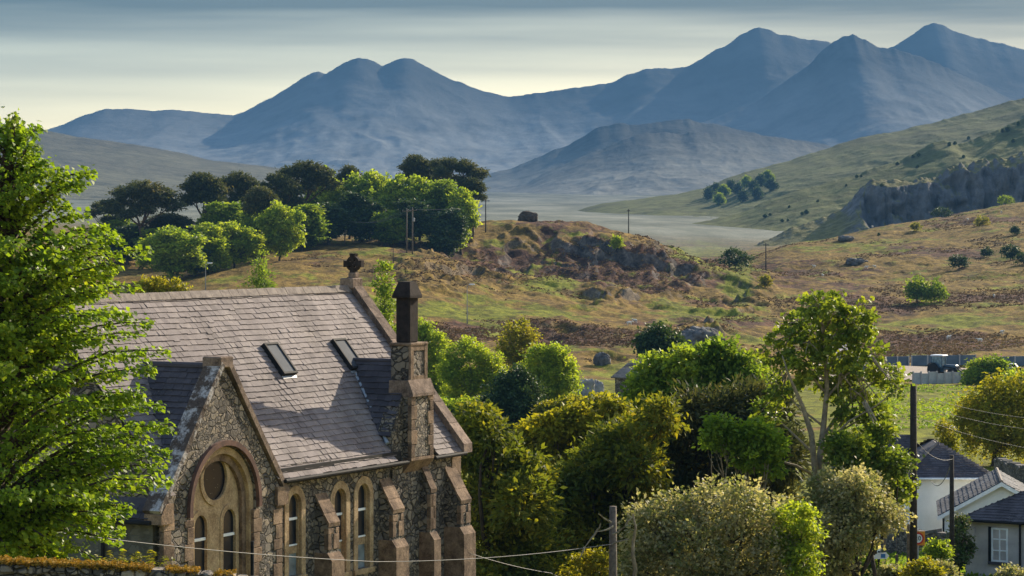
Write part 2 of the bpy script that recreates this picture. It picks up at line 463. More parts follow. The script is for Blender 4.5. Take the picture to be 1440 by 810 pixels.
L['bright'] = leaf_mat('bright_spring_leaves', [(0.060,0.105,0.012), (0.115,0.165,0.016), (0.175,0.215,0.022), (0.235,0.255,0.03)], 0.62, 0.55, 0.25, gain=1.9)
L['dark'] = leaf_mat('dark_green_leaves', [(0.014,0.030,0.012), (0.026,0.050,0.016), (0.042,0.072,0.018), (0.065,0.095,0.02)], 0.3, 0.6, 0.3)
L['pine'] = leaf_mat('pine_needles', [(0.014,0.022,0.010), (0.026,0.034,0.014), (0.045,0.050,0.017), (0.085,0.070,0.022)], 0.35, 0.7, 0.12, gain=2.0)
L['yellow'] = leaf_mat('yellow_green_leaves', [(0.075,0.095,0.010), (0.13,0.14,0.012), (0.19,0.18,0.014), (0.26,0.215,0.02)], 0.6, 0.55, 0.3, gain=1.5)
L['moss'] = leaf_mat('rusty_moss', [(0.10,0.075,0.012), (0.18,0.115,0.016), (0.27,0.15,0.022), (0.33,0.21,0.04)], 0.2, 0.9, 1.5)
L['heath'] = leaf_mat('heather_and_bracken', [(0.040,0.028,0.016), (0.080,0.050,0.026), (0.125,0.080,0.036), (0.20,0.145,0.055)], 0.15, 0.9, 0.03, (1.1,1.0,0.8))
L['rose'] = leaf_mat('pink_blossom_leaves', [(0.03,0.06,0.014), (0.07,0.11,0.025), (0.10,0.10,0.05), (0.55,0.22,0.25)], 0.3, 0.6, 1.5)

# ------------------------------------------------------------------ terrain: one ground sheet
TY = [18, 30, 45, 62, 80, 100, 115, 140, 200, 240, 330, 420, 460, 520, 560, 600, 640, 660, 700, 725, 780, 850, 920, 1000, 1100, 1250, 1500, 2500, 4000, 6000, 9500]
TU = [-600, 0, 200, 400, 550, 700, 850, 1000, 1090, 1250, 1440, 1900]
TZ = {
 -600: [-3.8,-4.8,-6.2,-9.6,-11.3,-12.4,-13,-15.0,-13.5,-13.6,-13.8,-14,-14,-13,-12.5,-11.5,-10,-9,-8,-7,-6,-6,-6,-5,-3,0,4,18,40,72,110],
 0:    [-3.8,-4.8,-6.2,-9.6,-11.3,-12.6,-15.0,-13.8,-14.6,-15,-15.5,-15.5,-15.3,-14,-15.0,-12,-10.5,-9.4,-7.8,-6.6,-5.5,-6,-6,-5,-3,0,4,18,40,72,110],
 200:  [-3.8,-4.8,-6.4,-9.8,-11.3,-12.8,-13.4,-14.4,-15.4,-16,-16.8,-16.5,-16,-14.4,-13.4,-12,-10.4,-9.2,-7.4,-6,-4.8,-6,-7,-7,-5,-2,3,16,38,70,110],
 400:  [-3.9,-5,-6.8,-10,-11.4,-13,-13.8,-15,-16.4,-17.2,-18.2,-17.8,-16.5,-13.1,-11,-8.2,-5.9,-4.9,-4.2,-3.5,-4,-6,-8,-8,-7,-5,2,14,36,70,110],
 550:  [-4,-5.3,-7.4,-10.4,-11.6,-15.0,-14,-15.4,-17,-18.2,-19.8,-19.5,-19,-15.1,-11.8,-8.4,-4.6,-3.9,-2.9,-1.8,-3,-6,-9,-9,-8,-6,1,13,35,70,110],
 700:  [-4.2,-5.8,-8.2,-11,-12,-13.4,-14.2,-15.6,-17.6,-19,-21,-20.8,-20,-17.6,-16,-13.4,-13.6,-12.2,-5.0,3.4,0,-5,-9,-10,-9,-7,0.5,12,33.6,70,108],
 850:  [-4.4,-6.2,-8.8,-11.4,-12.4,-13.6,-14.4,-15.8,-17.8,-19.2,-21.2,-21.6,-20.8,-18.4,-17.2,-16.2,-14.2,-12.6,-4.2,2.6,-2,-8,-12,-13,-12,-9,-1,11,33,68,106],
 1000: [-4.6,-6.5,-9.2,-11.8,-12.7,-13.8,-14.5,-15.6,-17.4,-18.6,-21,-22.6,-22,-20.4,-19.6,-18.4,-16.6,-14.2,-8.0,-7.6,-13,-16,-17,-17,-15,-12,-4,10,33,68,106],
 1090: [-4.7,-6.8,-9.5,-12,-12.9,-13.9,-14.5,-15.5,-17,-18.2,-21,-22.8,-22.6,-21.6,-20.6,-19.2,-17.9,-17.4,-16,-15.2,-12.8,-10,-7.6,-9,-11,-10,-6,10,34,68,106],
 1250: [-4.8,-7,-9.8,-12.1,-12.9,-13.8,-14.4,-15.5,-16.5,-17.2,-20.6,-23,-23,-23,-22.2,-20.9,-19.3,-18.6,-16.9,-15.6,-12.2,-8.2,-4.4,-0.5,-2,-3,0,16,40,70,106],
 1440: [-4.8,-7,-9.8,-12.1,-12.9,-13.9,-14.5,-15.5,-16.6,-17.3,-20.7,-23.1,-23.4,-22.8,-21.4,-19.4,-17.2,-16.4,-14.6,-13.3,-9.6,-4.6,0.6,6.8,9,10,14,34,60,80,106],
 1900: [-4.8,-7,-9.8,-12.1,-12.9,-13.9,-14.4,-15.2,-16,-16.8,-19.6,-21.5,-21.5,-20.4,-18.8,-16.6,-13.8,-13,-11,-9.4,-4,2,9,16,20,24,32,60,90,100,110],
}
_gu = np.linspace(-600, 1900, 300); _gy = np.linspace(math.log(18), math.log(9500), 420)
_tab = np.array([np.interp(_gy, np.log(TY), TZ[u]) for u in TU])              # (nu, ny)
_grid = np.array([np.interp(_gu, TU, _tab[:, j]) for j in range(len(_gy))]).T   # (300, 420)
def _blur(a, n, ax):
    k = np.ones(n) / n
    pad = [(0, 0), (0, 0)]; pad[ax] = (n // 2, n // 2)
    return np.apply_along_axis(lambda q: np.convolve(q, k, 'valid'), ax, np.pad(a, pad, mode='edge'))
for _ in range(2):
    _grid = _blur(_grid, 9, 0)
    _grid = _blur(_grid, 3, 1)
def zone(u, v, blobs):
    """soft union of elliptical land patches"""
    r = np.zeros_like(u)
    for (bu, bv, su, sv_, w) in blobs:   # columns: place, size, strength
        r = np.maximum(r, w * np.exp(-(((u - bu) / su) ** 2 + ((v - bv) / sv_) ** 2)))
    return r
ROCKY = [(700,372,150,34,.8),(840,360,150,42,1.0),(790,350,110,30,.9),(950,385,110,40,.9),(1030,415,70,40,.7),(640,395,60,20,.5),(870,415,70,14,1.0),(985,470,45,14,1.0),(745,300,20,10,.8),(600,345,40,14,.3),
         (770,472,55,22,.6),(850,510,30,16,.8),(1250,370,200,30,.25),(1350,300,150,16,.3)]
def base_z(X, Y):
    X = np.asarray(X, float); Y = np.asarray(Y, float)
    u = np.clip(720 + F * X / Y, -600, 1900); ly = np.clip(np.log(Y), _gy[0], _gy[-1])
    a = (u + 600) / 2500 * 299; b = (ly - _gy[0]) / (_gy[-1] - _gy[0]) * 419
    i = np.clip(a.astype(int), 0, 298); j = np.clip(b.astype(int), 0, 418); fa = a - i; fb = b - j
    return (_grid[i, j] * (1-fa) + _grid[i+1, j] * fa) * (1-fb) + (_grid[i, j+1] * (1-fa) + _grid[i+1, j+1] * fa) * fb
def Zt(X, Y):
    X = np.asarray(X, float); Y = np.asarray(Y, float)
    z = base_z(X, Y)
    u = 720 + F * X / Y; v = VH - F * z / Y
    far = np.clip((Y - 380) / 120, 0, 1) * np.clip((1500 - Y) / 300, 0.15, 1)
    rk = zone(u, v, ROCKY) * far * np.clip((900 - Y) / 100, 0.3, 1)
    # crags: warped ridges, steep on the camera side
    wx = X + 6 * fbm(X / 14, Y / 14, 3, 5); wy = Y + 10 * fbm(X / 14, Y / 14, 3, 9)
    cr = ridged(wx / 22, wy / 34, 4, 3)
    c3 = ridged(wx / 40 + 7, wy / 60, 4, 13) * 3.2
    step = np.floor(c3) + np.clip((c3 % 1) * 3.6 - 2.4, 0, 1)
    z = z + rk * (3.6 * cr + 2.6 * step - 5.6 + 1.5 * fbm(X / 4, Y / 6, 3, 35) + 2.2 * fbm(X / 18, Y / 26, 3, 36))
    z = z + far * (1.5 * fbm(X / 34, Y / 50, 4, 21) + 0.75 * fbm(X / 7, Y / 10, 4, 33))
    z = z + (1 - far) * 0.12 * fbm(X / 5, Y / 7, 3, 44)
    return z
def gz(X, Y): return float(Zt(np.array([X]), np.array([Y]))[0])
def G(u, Y):
    X = (u - 720.0) / F * Y
    return np.array([X, Y, gz(X, Y)])
def hit(u, v, y0=380, y1=1150):
    """the point of the ground seen at pixel u, v, searched between depths y0 and y1"""
    Y = np.arange(y0, y1, 1.0); X = (u - 720.0) / F * Y
    z = Zt(X, Y); vv = VH - F * z / Y
    k = np.nonzero(vv <= v)[0]
    k = k[0] if len(k) else int(np.argmin(vv))
    return np.array([X[k], Y[k], z[k]])

us = np.concatenate([np.linspace(-1300, -60, 36)[:-1], np.arange(-60, 1500, 2.2), np.linspace(1500, 2740, 36)])
ys = np.concatenate([np.geomspace(18, 400, 210)[:-1], np.arange(400, 1100, 1.25), np.geomspace(1100, 9500, 90)])
UU, YY = np.meshgrid(us, ys)
XX = (UU - 720) / F * YY
ZZ = Zt(XX, YY)
nu, ny = len(us), len(ys)
VV = np.stack([XX, YY, ZZ], -1).reshape(-1, 3)
idx = np.arange(nu * ny).reshape(ny, nu)
FF = np.stack([idx[:-1, :-1], idx[:-1, 1:], idx[1:, 1:], idx[1:, :-1]], -1).reshape(-1, 4)
VVp = VH - F * base_z(XX, YY) / YY
GREEN = [(700,438,160,13,.75),(620,430,70,16,.6),(780,405,50,8,.7),(540,425,60,25,.55),(960,440,80,14,.5),(980,352,50,10,.75),(1040,395,20,30,.8),(690,345,20,8,.6),(800,330,30,6,.6),(740,385,25,8,.6),
         (1300,455,110,10,.75),(1370,432,70,8,.45),(1200,350,90,8,.5),(1290,340,60,6,.4),(1260,390,60,8,.3),(1390,455,60,12,.4),
         (1330,560,160,25,.7),(1300,615,220,30,1.1),(1440,650,120,50,1.1),(590,330,50,10,.35),(500,350,80,8,.25),(440,380,60,8,.2),(860,520,30,20,.6),(650,540,60,16,.8),(700,300,30,20,.2)]
HEATH = [(660,465,150,18,.9),(800,480,120,22,.7),(1000,455,130,14,.6),(600,350,60,10,.7),(700,385,120,14,.6),(870,372,180,42,1.2),(730,368,120,26,1.0),(1010,420,60,20,.6),(1340,485,200,12,1.0),(1180,420,120,30,.7),(1400,420,120,14,.7),
         (1330,355,160,10,.7),(1380,310,120,10,.6),(1150,385,80,12,.6),(760,310,60,8,.7),(480,365,80,10,.3),(1250,435,60,8,.6),(1400,345,60,20,.4)]
mG = 0.14 + zone(UU, VVp, GREEN) * 0.95; mH = zone(UU, VVp, HEATH); mR = zone(UU, VVp, ROCKY)
near = (YY < 385)
mG = np.where(near, np.maximum(mG, 0.75), mG); mH = np.where(near, 0, mH)
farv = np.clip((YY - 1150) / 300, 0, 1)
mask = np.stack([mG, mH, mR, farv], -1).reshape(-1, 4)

def ground_mat():
    m = NT('moorland_ground')
    v = m.geo()
    vs3 = m.geo((1, 0.55, 1))
    n1 = m.noise(vs3, 0.035, 6, 0.62)
    n2 = m.noise(vs3, 0.16, 6, 0.65)
    n3 = m.noise(vs3, 0.9, 5, 0.7)
    at = m.n('ShaderNodeAttribute', attribute_name='zones')
    s = m.n('ShaderNodeSeparateColor', {0: at.outputs['Color']})
    tan = m.ramp(n3, [(0.25, (0.060,0.042,0.012)), (0.5, (0.165,0.108,0.026)), (0.75, (0.31,0.21,0.050))])
    grn = m.ramp(n3, [(0.25, (0.050,0.062,0.008)), (0.5, (0.135,0.150,0.014)), (0.75, (0.25,0.24,0.022))])
    hth = m.ramp(n3, [(0.25, (0.030,0.018,0.015)), (0.5, (0.085,0.044,0.028)), (0.75, (0.19,0.095,0.048))])
    rck = m.ramp(n3, [(0.25, (0.035,0.034,0.036)), (0.5, (0.105,0.092,0.085)), (0.75, (0.23,0.205,0.18))])
    def fac(mask_, a, b, w):
        q = m.math('ADD', m.math('MULTIPLY', a, 3.0), m.math('MULTIPLY', b, 3.0))
        q = m.math('ADD', m.math('SUBTRACT', q, 3.0), m.math('MULTIPLY', m.math('SUBTRACT', mask_, 0.42), 1.5))
        return m.n('ShaderNodeMapRange', {'Value': q, 'From Min': -w, 'From Max': w}, interpolation_type='SMOOTHSTEP').outputs[0]
    c = m.mix(fac(s.outputs[1], n1, n2, 0.22), tan, hth)
    n4 = m.noise(m.geo((1, 0.5, 1)), 0.075, 5, 0.6)
    c = m.mix(fac(s.outputs[0], n4, n2, 0.25), c, grn)
    # bare rock shows where the land is steep
    g = m.n('ShaderNodeNewGeometry')
    nzn = m.n('ShaderNodeSeparateXYZ', {0: g.outputs['Normal']}).outputs[2]
    st = m.n('ShaderNodeMapRange', {'Value': m.math('ADD', nzn, m.math('MULTIPLY', m.math('SUBTRACT', n2, 0.5), 0.5)), 'From Min': 0.90, 'From Max': 0.77}, interpolation_type='SMOOTHSTEP').outputs[0]
    c = m.mix(m.math('MULTIPLY', st, s.outputs[2], True), c, rck)
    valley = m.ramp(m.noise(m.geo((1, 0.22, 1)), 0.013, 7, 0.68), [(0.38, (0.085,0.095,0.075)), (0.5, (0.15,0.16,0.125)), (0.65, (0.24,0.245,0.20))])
    mot = m.ramp(m.noise(m.geo((1, 0.4, 1)), 0.33, 5, 0.7), [(0.33, (0.30, 0.28, 0.28, 1)), (0.6, (1.2, 1.16, 1.08, 1))])
    c = m.mix(1.0, c, mot, 'MULTIPLY')
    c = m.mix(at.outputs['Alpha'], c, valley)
    h = m.math('ADD', n3, m.math('MULTIPLY', n2, 2.0))
    return m.finish(c, 0.97, h, 0.7, 0.5, 0.05)
M['ground'] = ground_mat()
struct(mesh_np('ground', VV, FF, M['ground'], attrs={'zones': mask}, smooth=True))
del VV, FF, XX, ZZ, UU, VVp

# ------------------------------------------------------------------ hills and mountains
def hill_mat(name, grass_mist, rock, streak=0.004, lo=0, hi=800, bumpd=8.0, rock_amt=0.5, con=1.6):
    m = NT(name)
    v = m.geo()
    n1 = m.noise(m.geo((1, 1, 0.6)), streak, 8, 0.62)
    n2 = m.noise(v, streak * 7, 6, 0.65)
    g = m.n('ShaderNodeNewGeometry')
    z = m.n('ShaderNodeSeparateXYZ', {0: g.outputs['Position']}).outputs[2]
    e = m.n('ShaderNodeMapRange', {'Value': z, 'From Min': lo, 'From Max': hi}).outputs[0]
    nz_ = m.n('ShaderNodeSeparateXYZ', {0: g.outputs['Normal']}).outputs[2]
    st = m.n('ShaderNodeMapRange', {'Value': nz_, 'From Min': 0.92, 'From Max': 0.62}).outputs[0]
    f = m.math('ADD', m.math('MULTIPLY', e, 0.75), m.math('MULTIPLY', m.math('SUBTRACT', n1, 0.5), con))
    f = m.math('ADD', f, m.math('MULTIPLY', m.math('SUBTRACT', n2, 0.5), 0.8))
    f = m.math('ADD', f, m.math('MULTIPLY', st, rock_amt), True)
    gc = m.ramp(n2, [(0.3, tuple(x*0.55 for x in grass_mist)), (0.5, grass_mist), (0.7, tuple(min(1, x*1.5) for x in grass_mist))])
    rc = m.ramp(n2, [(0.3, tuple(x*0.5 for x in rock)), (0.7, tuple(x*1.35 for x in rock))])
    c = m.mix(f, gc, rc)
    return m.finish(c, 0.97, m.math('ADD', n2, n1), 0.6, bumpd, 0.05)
def ridge(name, pts, Y0, fwd, back, z0, mat, nx=420, nf=110, amp=0.16, lam=900, seed=1, power=1.25, jag=0.012, cliff=None, yslant=0.0):
    """a hill: crest line pts (seen at depth Y0), slopes falling towards the camera (fwd) and away (back) to height z0"""
    pts = sorted(pts); pu = np.array([p[0] for p in pts], float); pv = np.array([p[1] for p in pts], float)
    u = np.linspace(pu[0], pu[-1], nx)
    Yc = Y0 + yslant * (u - 720)
    X = (u - 720) / F * Yc
    zc = (VH - np.interp(u, pu, pv)) / F * Yc
    zc = zc + jag * (zc - z0) * (fbm(X / (lam * .10), X * 0 + seed, 5, seed + 3, 0.62)) * 1.7
    tf = np.linspace(0, 1, nf) ** 1.25; tb = np.linspace(0, 1, 24)[1:]
    rows = []
    for t in tb[::-1]:
        rows.append((X, Yc + back * t, z0 + (zc - z0) * (1 - t) ** 1.3 - 0))
    Hc = np.maximum(zc - z0, 1)
    for t in tf:
        prof = (1 - t) ** power
        if cliff:
            dep, wid = cliff[:2]
            dd = dep * np.clip(0.65 + 0.7 * fbm(X / (lam * .35), X * 0 + 3.3, 3, seed + 8), 0, 1)
            c_ = np.clip((t - 0.03 - 0.05 * (1 + fbm(X / (lam * .12), X * 0, 4, seed))) / wid, 0, 1)
            prof = prof - dd * c_ * (1 - t) * np.clip((u - cliff[2]) / 30, 0, 1)
        Y = Yc - fwd * t
        Hs = _blur(Hc[None, :], max(3, int(nx * 0.10 * t) * 2 + 1), 1)[0] if t > 0.02 else Hc
        w = np.sin(math.pi * min(1, t * 1.04)) ** 0.8
        wx = X + 0.35 * lam * fbm(X / lam, Y / lam, 3, seed + 40)
        spur = ridged(wx / lam, Y / (lam * 2.6) + seed, 5, seed) - 0.42
        fine = fbm(X / (lam * .12), Y / (lam * .2), 4, seed + 70)
        rows.append((X, Y, z0 + Hs * prof + Hc * w * (amp * spur + amp * 0.16 * fine)))
    V = np.stack([np.stack(r, -1) for r in rows])
    if cliff:                                   # ledges and buttresses of the rock face
        near_face = np.exp(-((np.arange(len(rows)) - 23 - nf * .22) / (nf * .22)) ** 2)[:, None] * np.clip((u - cliff[2]) / 30, 0, 1)
        V[:, :, 1] += near_face * (16 * (ridged(V[:, :, 0] / 26, V[:, :, 2] / 30 + 3, 4, 77) - .5) + 5 * fbm(V[:, :, 0] / 6, V[:, :, 2] / 4, 4, 78))
        V[:, :, 2] += near_face * 2.5 * fbm(V[:, :, 0] / 9, V[:, :, 1] / 9, 3, 79)
    n = V.shape[0]
    V[0, :, 2] -= 30; V[-1, :, 2] -= 8
    idx = np.arange(n * nx).reshape(n, nx)
    Fq = np.stack([idx[1:, :-1], idx[1:, 1:], idx[:-1, 1:], idx[:-1, :-1]], -1).reshape(-1, 4)
    o = struct(mesh_np(name, V.reshape(-1, 3), Fq, mat, smooth=True))
    return o, V

MT = hill_mat('mountain_slopes', (0.34,0.36,0.36), (0.010,0.011,0.012), 0.0016, 130, 520, 12, 0.15, 1.1)  # pale lower slopes: mist at the mountain foot painted into the colour
HM = hill_mat('far_hill_slopes', (0.22,0.22,0.19), (0.016,0.017,0.017), 0.0022, 60, 215, 12, 0.2, 1.2)  # hill bases lightened in colour to stand in for valley mist
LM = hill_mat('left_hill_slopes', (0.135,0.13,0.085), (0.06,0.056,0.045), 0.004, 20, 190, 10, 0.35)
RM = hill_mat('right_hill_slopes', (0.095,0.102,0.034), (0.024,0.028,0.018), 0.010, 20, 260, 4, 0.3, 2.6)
CM = hill_mat('cliff_slopes', (0.135,0.125,0.045), (0.125,0.125,0.13), 0.03, 0, 160, 3, 1.15)
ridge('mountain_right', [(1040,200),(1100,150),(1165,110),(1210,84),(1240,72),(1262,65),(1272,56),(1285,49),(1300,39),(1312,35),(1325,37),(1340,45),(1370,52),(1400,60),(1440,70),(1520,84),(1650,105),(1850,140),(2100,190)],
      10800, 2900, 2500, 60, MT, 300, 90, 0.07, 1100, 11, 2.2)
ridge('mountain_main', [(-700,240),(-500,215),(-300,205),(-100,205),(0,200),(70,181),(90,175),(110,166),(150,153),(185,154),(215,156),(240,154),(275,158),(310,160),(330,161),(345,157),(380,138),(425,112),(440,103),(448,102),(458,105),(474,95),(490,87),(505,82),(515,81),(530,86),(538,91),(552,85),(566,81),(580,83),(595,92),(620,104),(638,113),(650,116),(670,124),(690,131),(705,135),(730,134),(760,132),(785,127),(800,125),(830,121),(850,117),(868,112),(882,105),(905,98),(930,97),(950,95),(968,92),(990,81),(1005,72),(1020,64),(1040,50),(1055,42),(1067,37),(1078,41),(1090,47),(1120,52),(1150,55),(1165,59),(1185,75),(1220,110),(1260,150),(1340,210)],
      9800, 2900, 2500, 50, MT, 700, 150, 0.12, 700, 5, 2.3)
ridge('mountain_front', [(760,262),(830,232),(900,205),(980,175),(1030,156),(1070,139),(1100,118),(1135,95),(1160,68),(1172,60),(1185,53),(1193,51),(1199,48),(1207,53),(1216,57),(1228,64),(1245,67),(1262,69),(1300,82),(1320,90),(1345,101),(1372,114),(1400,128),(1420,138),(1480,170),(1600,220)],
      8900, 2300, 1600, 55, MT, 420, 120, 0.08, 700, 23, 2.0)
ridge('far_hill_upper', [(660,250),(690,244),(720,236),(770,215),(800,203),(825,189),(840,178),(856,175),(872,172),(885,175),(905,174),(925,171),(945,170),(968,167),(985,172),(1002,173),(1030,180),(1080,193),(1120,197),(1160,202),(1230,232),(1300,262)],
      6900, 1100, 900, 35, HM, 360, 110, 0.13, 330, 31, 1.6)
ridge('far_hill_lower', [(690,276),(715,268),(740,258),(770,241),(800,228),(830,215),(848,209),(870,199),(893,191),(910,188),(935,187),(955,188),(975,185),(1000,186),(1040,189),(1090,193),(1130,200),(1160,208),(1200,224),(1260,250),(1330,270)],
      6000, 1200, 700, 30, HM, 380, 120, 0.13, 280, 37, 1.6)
ridge('left_hill', [(-900,130),(-600,150),(-300,168),(-60,172),(0,173),(30,178),(60,183),(100,190),(150,198),(200,206),(240,213),(280,221),(330,230),(372,233),(420,241),(470,251),(540,263),(620,274),(720,286)],
      4300, 1700, 1200, 0, LM, 360, 120, 0.13, 420, 43)
ridge('right_hill', [(790,312),(812,296),(845,286),(880,282),(920,277),(955,272),(990,264),(1020,251),(1055,241),(1090,231),(1145,214),(1180,203),(1210,194),(1240,188),(1270,182),(1300,175),(1335,166),(1370,157),(1395,150),(1420,142),(1440,136),(1500,120),(1600,98),(1800,70),(2100,50)],
      2600, 1050, 900, -25, RM, 520, 170, 0.16, 170, 51, 1.05)
ridge('right_spur', [(880,345),(930,322),(960,316),(1000,309),(1040,300),(1080,281),(1120,268),(1160,258),(1200,247),(1230,236),(1262,226),(1285,217),(1300,205),(1312,200),(1330,199),(1345,204),(1365,198),(1395,186),(1440,167),(1500,150),(1700,118),(2000,90)],
      1750, 480, 420, -30, RM, 480, 150, 0.20, 90, 57, 1.1)
_, CL = ridge('cliff_hill', [(1000,372),(1060,345),(1100,326),(1135,314),(1160,304),(1185,291),(1200,276),(1212,262),(1225,254),(1250,252),(1280,253),(1310,251),(1322,243),(1335,236),(1355,231),(1375,229),(1400,222),(1440,212),(1500,200),(1700,170),(1900,150)],
      1290, 180, 260, -28, CM, 640, 170, 0.16, 34, 61, 0.9, 0.03, cliff=(0.70, 0.10, 1195))

# ------------------------------------------------------------------ haze: air over the whole valley
hz = NT('haze_air')
pv = hz.n('ShaderNodeVolumePrincipled', {'Color': (0.068, 0.165, 0.315, 1), 'Density': 1.3e-4, 'Anisotropy': 0.0})
hz.t.links.new(pv.outputs[0], hz.out.inputs['Volume'])
hb = MB().box(-9000, 9000, -300, 14500, -40, 800).build('haze', hz.m)
struct(hb, 'stuff')

# ------------------------------------------------------------------ the chapel
CA = R(62.95); CO = np.array([-1.503, 80.0]); CZ = -11.9
cdv = np.array([math.cos(CA), math.sin(CA)]); cnv = np.array([math.sin(CA), -math.cos(CA)])
church = thing('stone_chapel', 'grey rubble stone chapel with slate roofs, arched windows, stepped buttresses and tall chimney', 'church', (CO[0], CO[1], CZ), CA)
def q(s, t, z): return (s, -t, z - CZ)
def wl(u, v, t=0.0):
    """local (s, z) of pixel u, v on the vertical plane t of the chapel's long wall"""
    r = np.array([(u - 720) / F, 1, -(v - VH) / F]); n3 = np.array([*cnv, 0]); p0 = np.array([*(CO + cnv * t), 0])
    p = r * (p0 @ n3) / (r @ n3)
    return (p[:2] - CO) @ cdv, p[2]
RZ, EZ, HW = -1.82, -6.2, 3.56
RK = (RZ - EZ) / HW
BOT = -12.2
TS, TP = -12.55, 0.15             # transept: centre along the wall, stands proud of it
TWD, TPZ, TKZ = 2.66, -3.50, -6.76
TK = (TPZ - TKZ) / TWD

def hole_wall(mb, outer, holes, t, depth):
    """a flat wall piece in plane t with openings; (s,z) outlines; reveals go back by depth"""
    polys = [[Vector((s, z, 0)) for s, z in outer]] + [[Vector((s, z, 0)) for s, z in h] for h in holes]
    flat = [p for h in polys for p in h]
    tris = tessellate_polygon(polys)
    mb.add([q(p.x, t, p.y) for p in flat], [tuple(x) for x in tris])
    for h in holes:
        n = len(h)
        mb.add([q(s, t, z) for s, z in h] + [q(s, t - depth, z) for s, z in h], [(i, (i+1) % n, n+(i+1) % n, n+i) for i in range(n)])
def arch(sc, zb, zs, w, n=14):
    """round-headed opening outline: half width w, bottom zb, springing zs"""
    return [(sc - w, zb)] + [(sc - w * math.cos(math.pi * i / n), zs + w * math.sin(math.pi * i / n)) for i in range(n + 1)] + [(sc + w, zb)]
def ring(mb, inn, out, t0, t1, closed=False):
    """moulding between two outlines of the same length, from plane t0 (front) back to t1"""
    n = len(inn); k = n if closed else n - 1
    vs_ = [q(s, t0, z) for s, z in inn] + [q(s, t0, z) for s, z in out] + [q(s, t1, z) for s, z in inn] + [q(s, t1, z) for s, z in out]
    fs = []
    for i in range(k):
        j = (i + 1) % n
        fs += [(i, j, n+j, n+i), (n+i, n+j, 3*n+j, 3*n+i), (2*n+i, 2*n+j, j, i)]
    if not closed: fs += [(0, n, 3*n, 2*n), (n-1, 3*n-1, 4*n-1, 2*n-1)]
    mb.add(vs_, fs)
def panel(mb, out, t):
    mb.add([q(s, t, z) for s, z in out], [tuple(range(len(out)))])
def circ(sc, zc, r_, n=28): return [(sc + r_ * math.cos(2*math.pi*i/n), zc + r_ * math.sin(2*math.pi*i/n)) for i in range(n)]

# ---- windows of the long wall
WIN = []
for (uc, ut, ub) in ((414, 690, 810), (477.5, 683, 806), (510.5, 676, 799)):
    s, zt = wl(uc, ut); _, zb = wl(uc, ub)
    WIN.append((s, zb, zt - 0.38, 0.38))
mb = MB()
S0 = -9.95
hole_wall(mb, [(S0, BOT), (0, BOT), (0, EZ + 0.05), (S0, EZ + 0.05)], [arch(*w) for w in WIN], 0.0, 0.22)
mb.prism([q(0, 0, BOT), q(0, -2*HW, BOT), q(0, -2*HW, EZ), q(0, -HW, RZ - 0.1), q(0, 0, EZ)], (-0.4, 0, 0))     # east gable wall
mb.box(-15.0, -0.42, 2*HW - 0.4, 2*HW, 0, EZ - CZ)                                                           # back wall
mb.prism([q(-15.0, 0, BOT), q(-15.0, -2*HW, BOT), q(-15.0, -2*HW, EZ), q(-15.0, -HW, RZ - 0.1), q(-15.0, 0, EZ)], (0.4, 0, 0))
nave = mb.build('wall', M['rubble'], church)
for (s, zb, zs, w) in WIN:
    a = arch(s, zb, zs, w - 0.075)
    mb = MB(); ring(mb, arch(s, zb, zs, w - 0.07), arch(s, zb - 0.0, zs, w + 0.13), 0.03, -0.13)
    win = mb.build('window', M['cream'], church)
    mb = MB(); ring(mb, arch(s, zb, zs, w - 0.10), arch(s, zb, zs, w - 0.069), -0.06, -0.2)
    mb.build('frame', M['cream'], win)
    mid = zb + 0.40 * (zs - zb)
    mb = MB(); panel(mb, [(s - w + .1, mid), (s + w - .1, mid)] + arch(s, zb, zs, w - .1)[1:-1][::-1], -0.125); mb.build('pane', M['glass'], win)
    mb = MB(); panel(mb, [(s - w + .1, zb), (s + w - .1, zb), (s + w - .1, mid - .1), (s - w + .1, mid - .1)], -0.12); mb.build('lower_panel', M['blueglass'], win)
    mb = MB(); mb.box(s - w + .08, s + w - .08, 0.10, 0.20, mid - 0.16 - CZ, mid + 0.03 - CZ); mb.build('transom', M['cream'], win)
    mb = MB(); zz = mid + 0.5 * (zs + w - mid); mb.box(s - w + .09, s + w - .09, 0.085, 0.12, zz - 0.03 - CZ, zz + 0.035 - CZ); mb.build('glazing_bar', M['white'], win)
    mb = MB(); mb.box(s - w + .09, s + w - .09, 0.085, 0.12, mid + 0.04 - CZ, mid + 0.08 - CZ); mb.build('glazing_bar', M['white'], win)
    mb = MB(); mb.box(s - w - .16, s + w + .16, -0.07, 0.15, zb - .14 - CZ, zb - .002 - CZ); mb.build('sill', M['cream'], win)

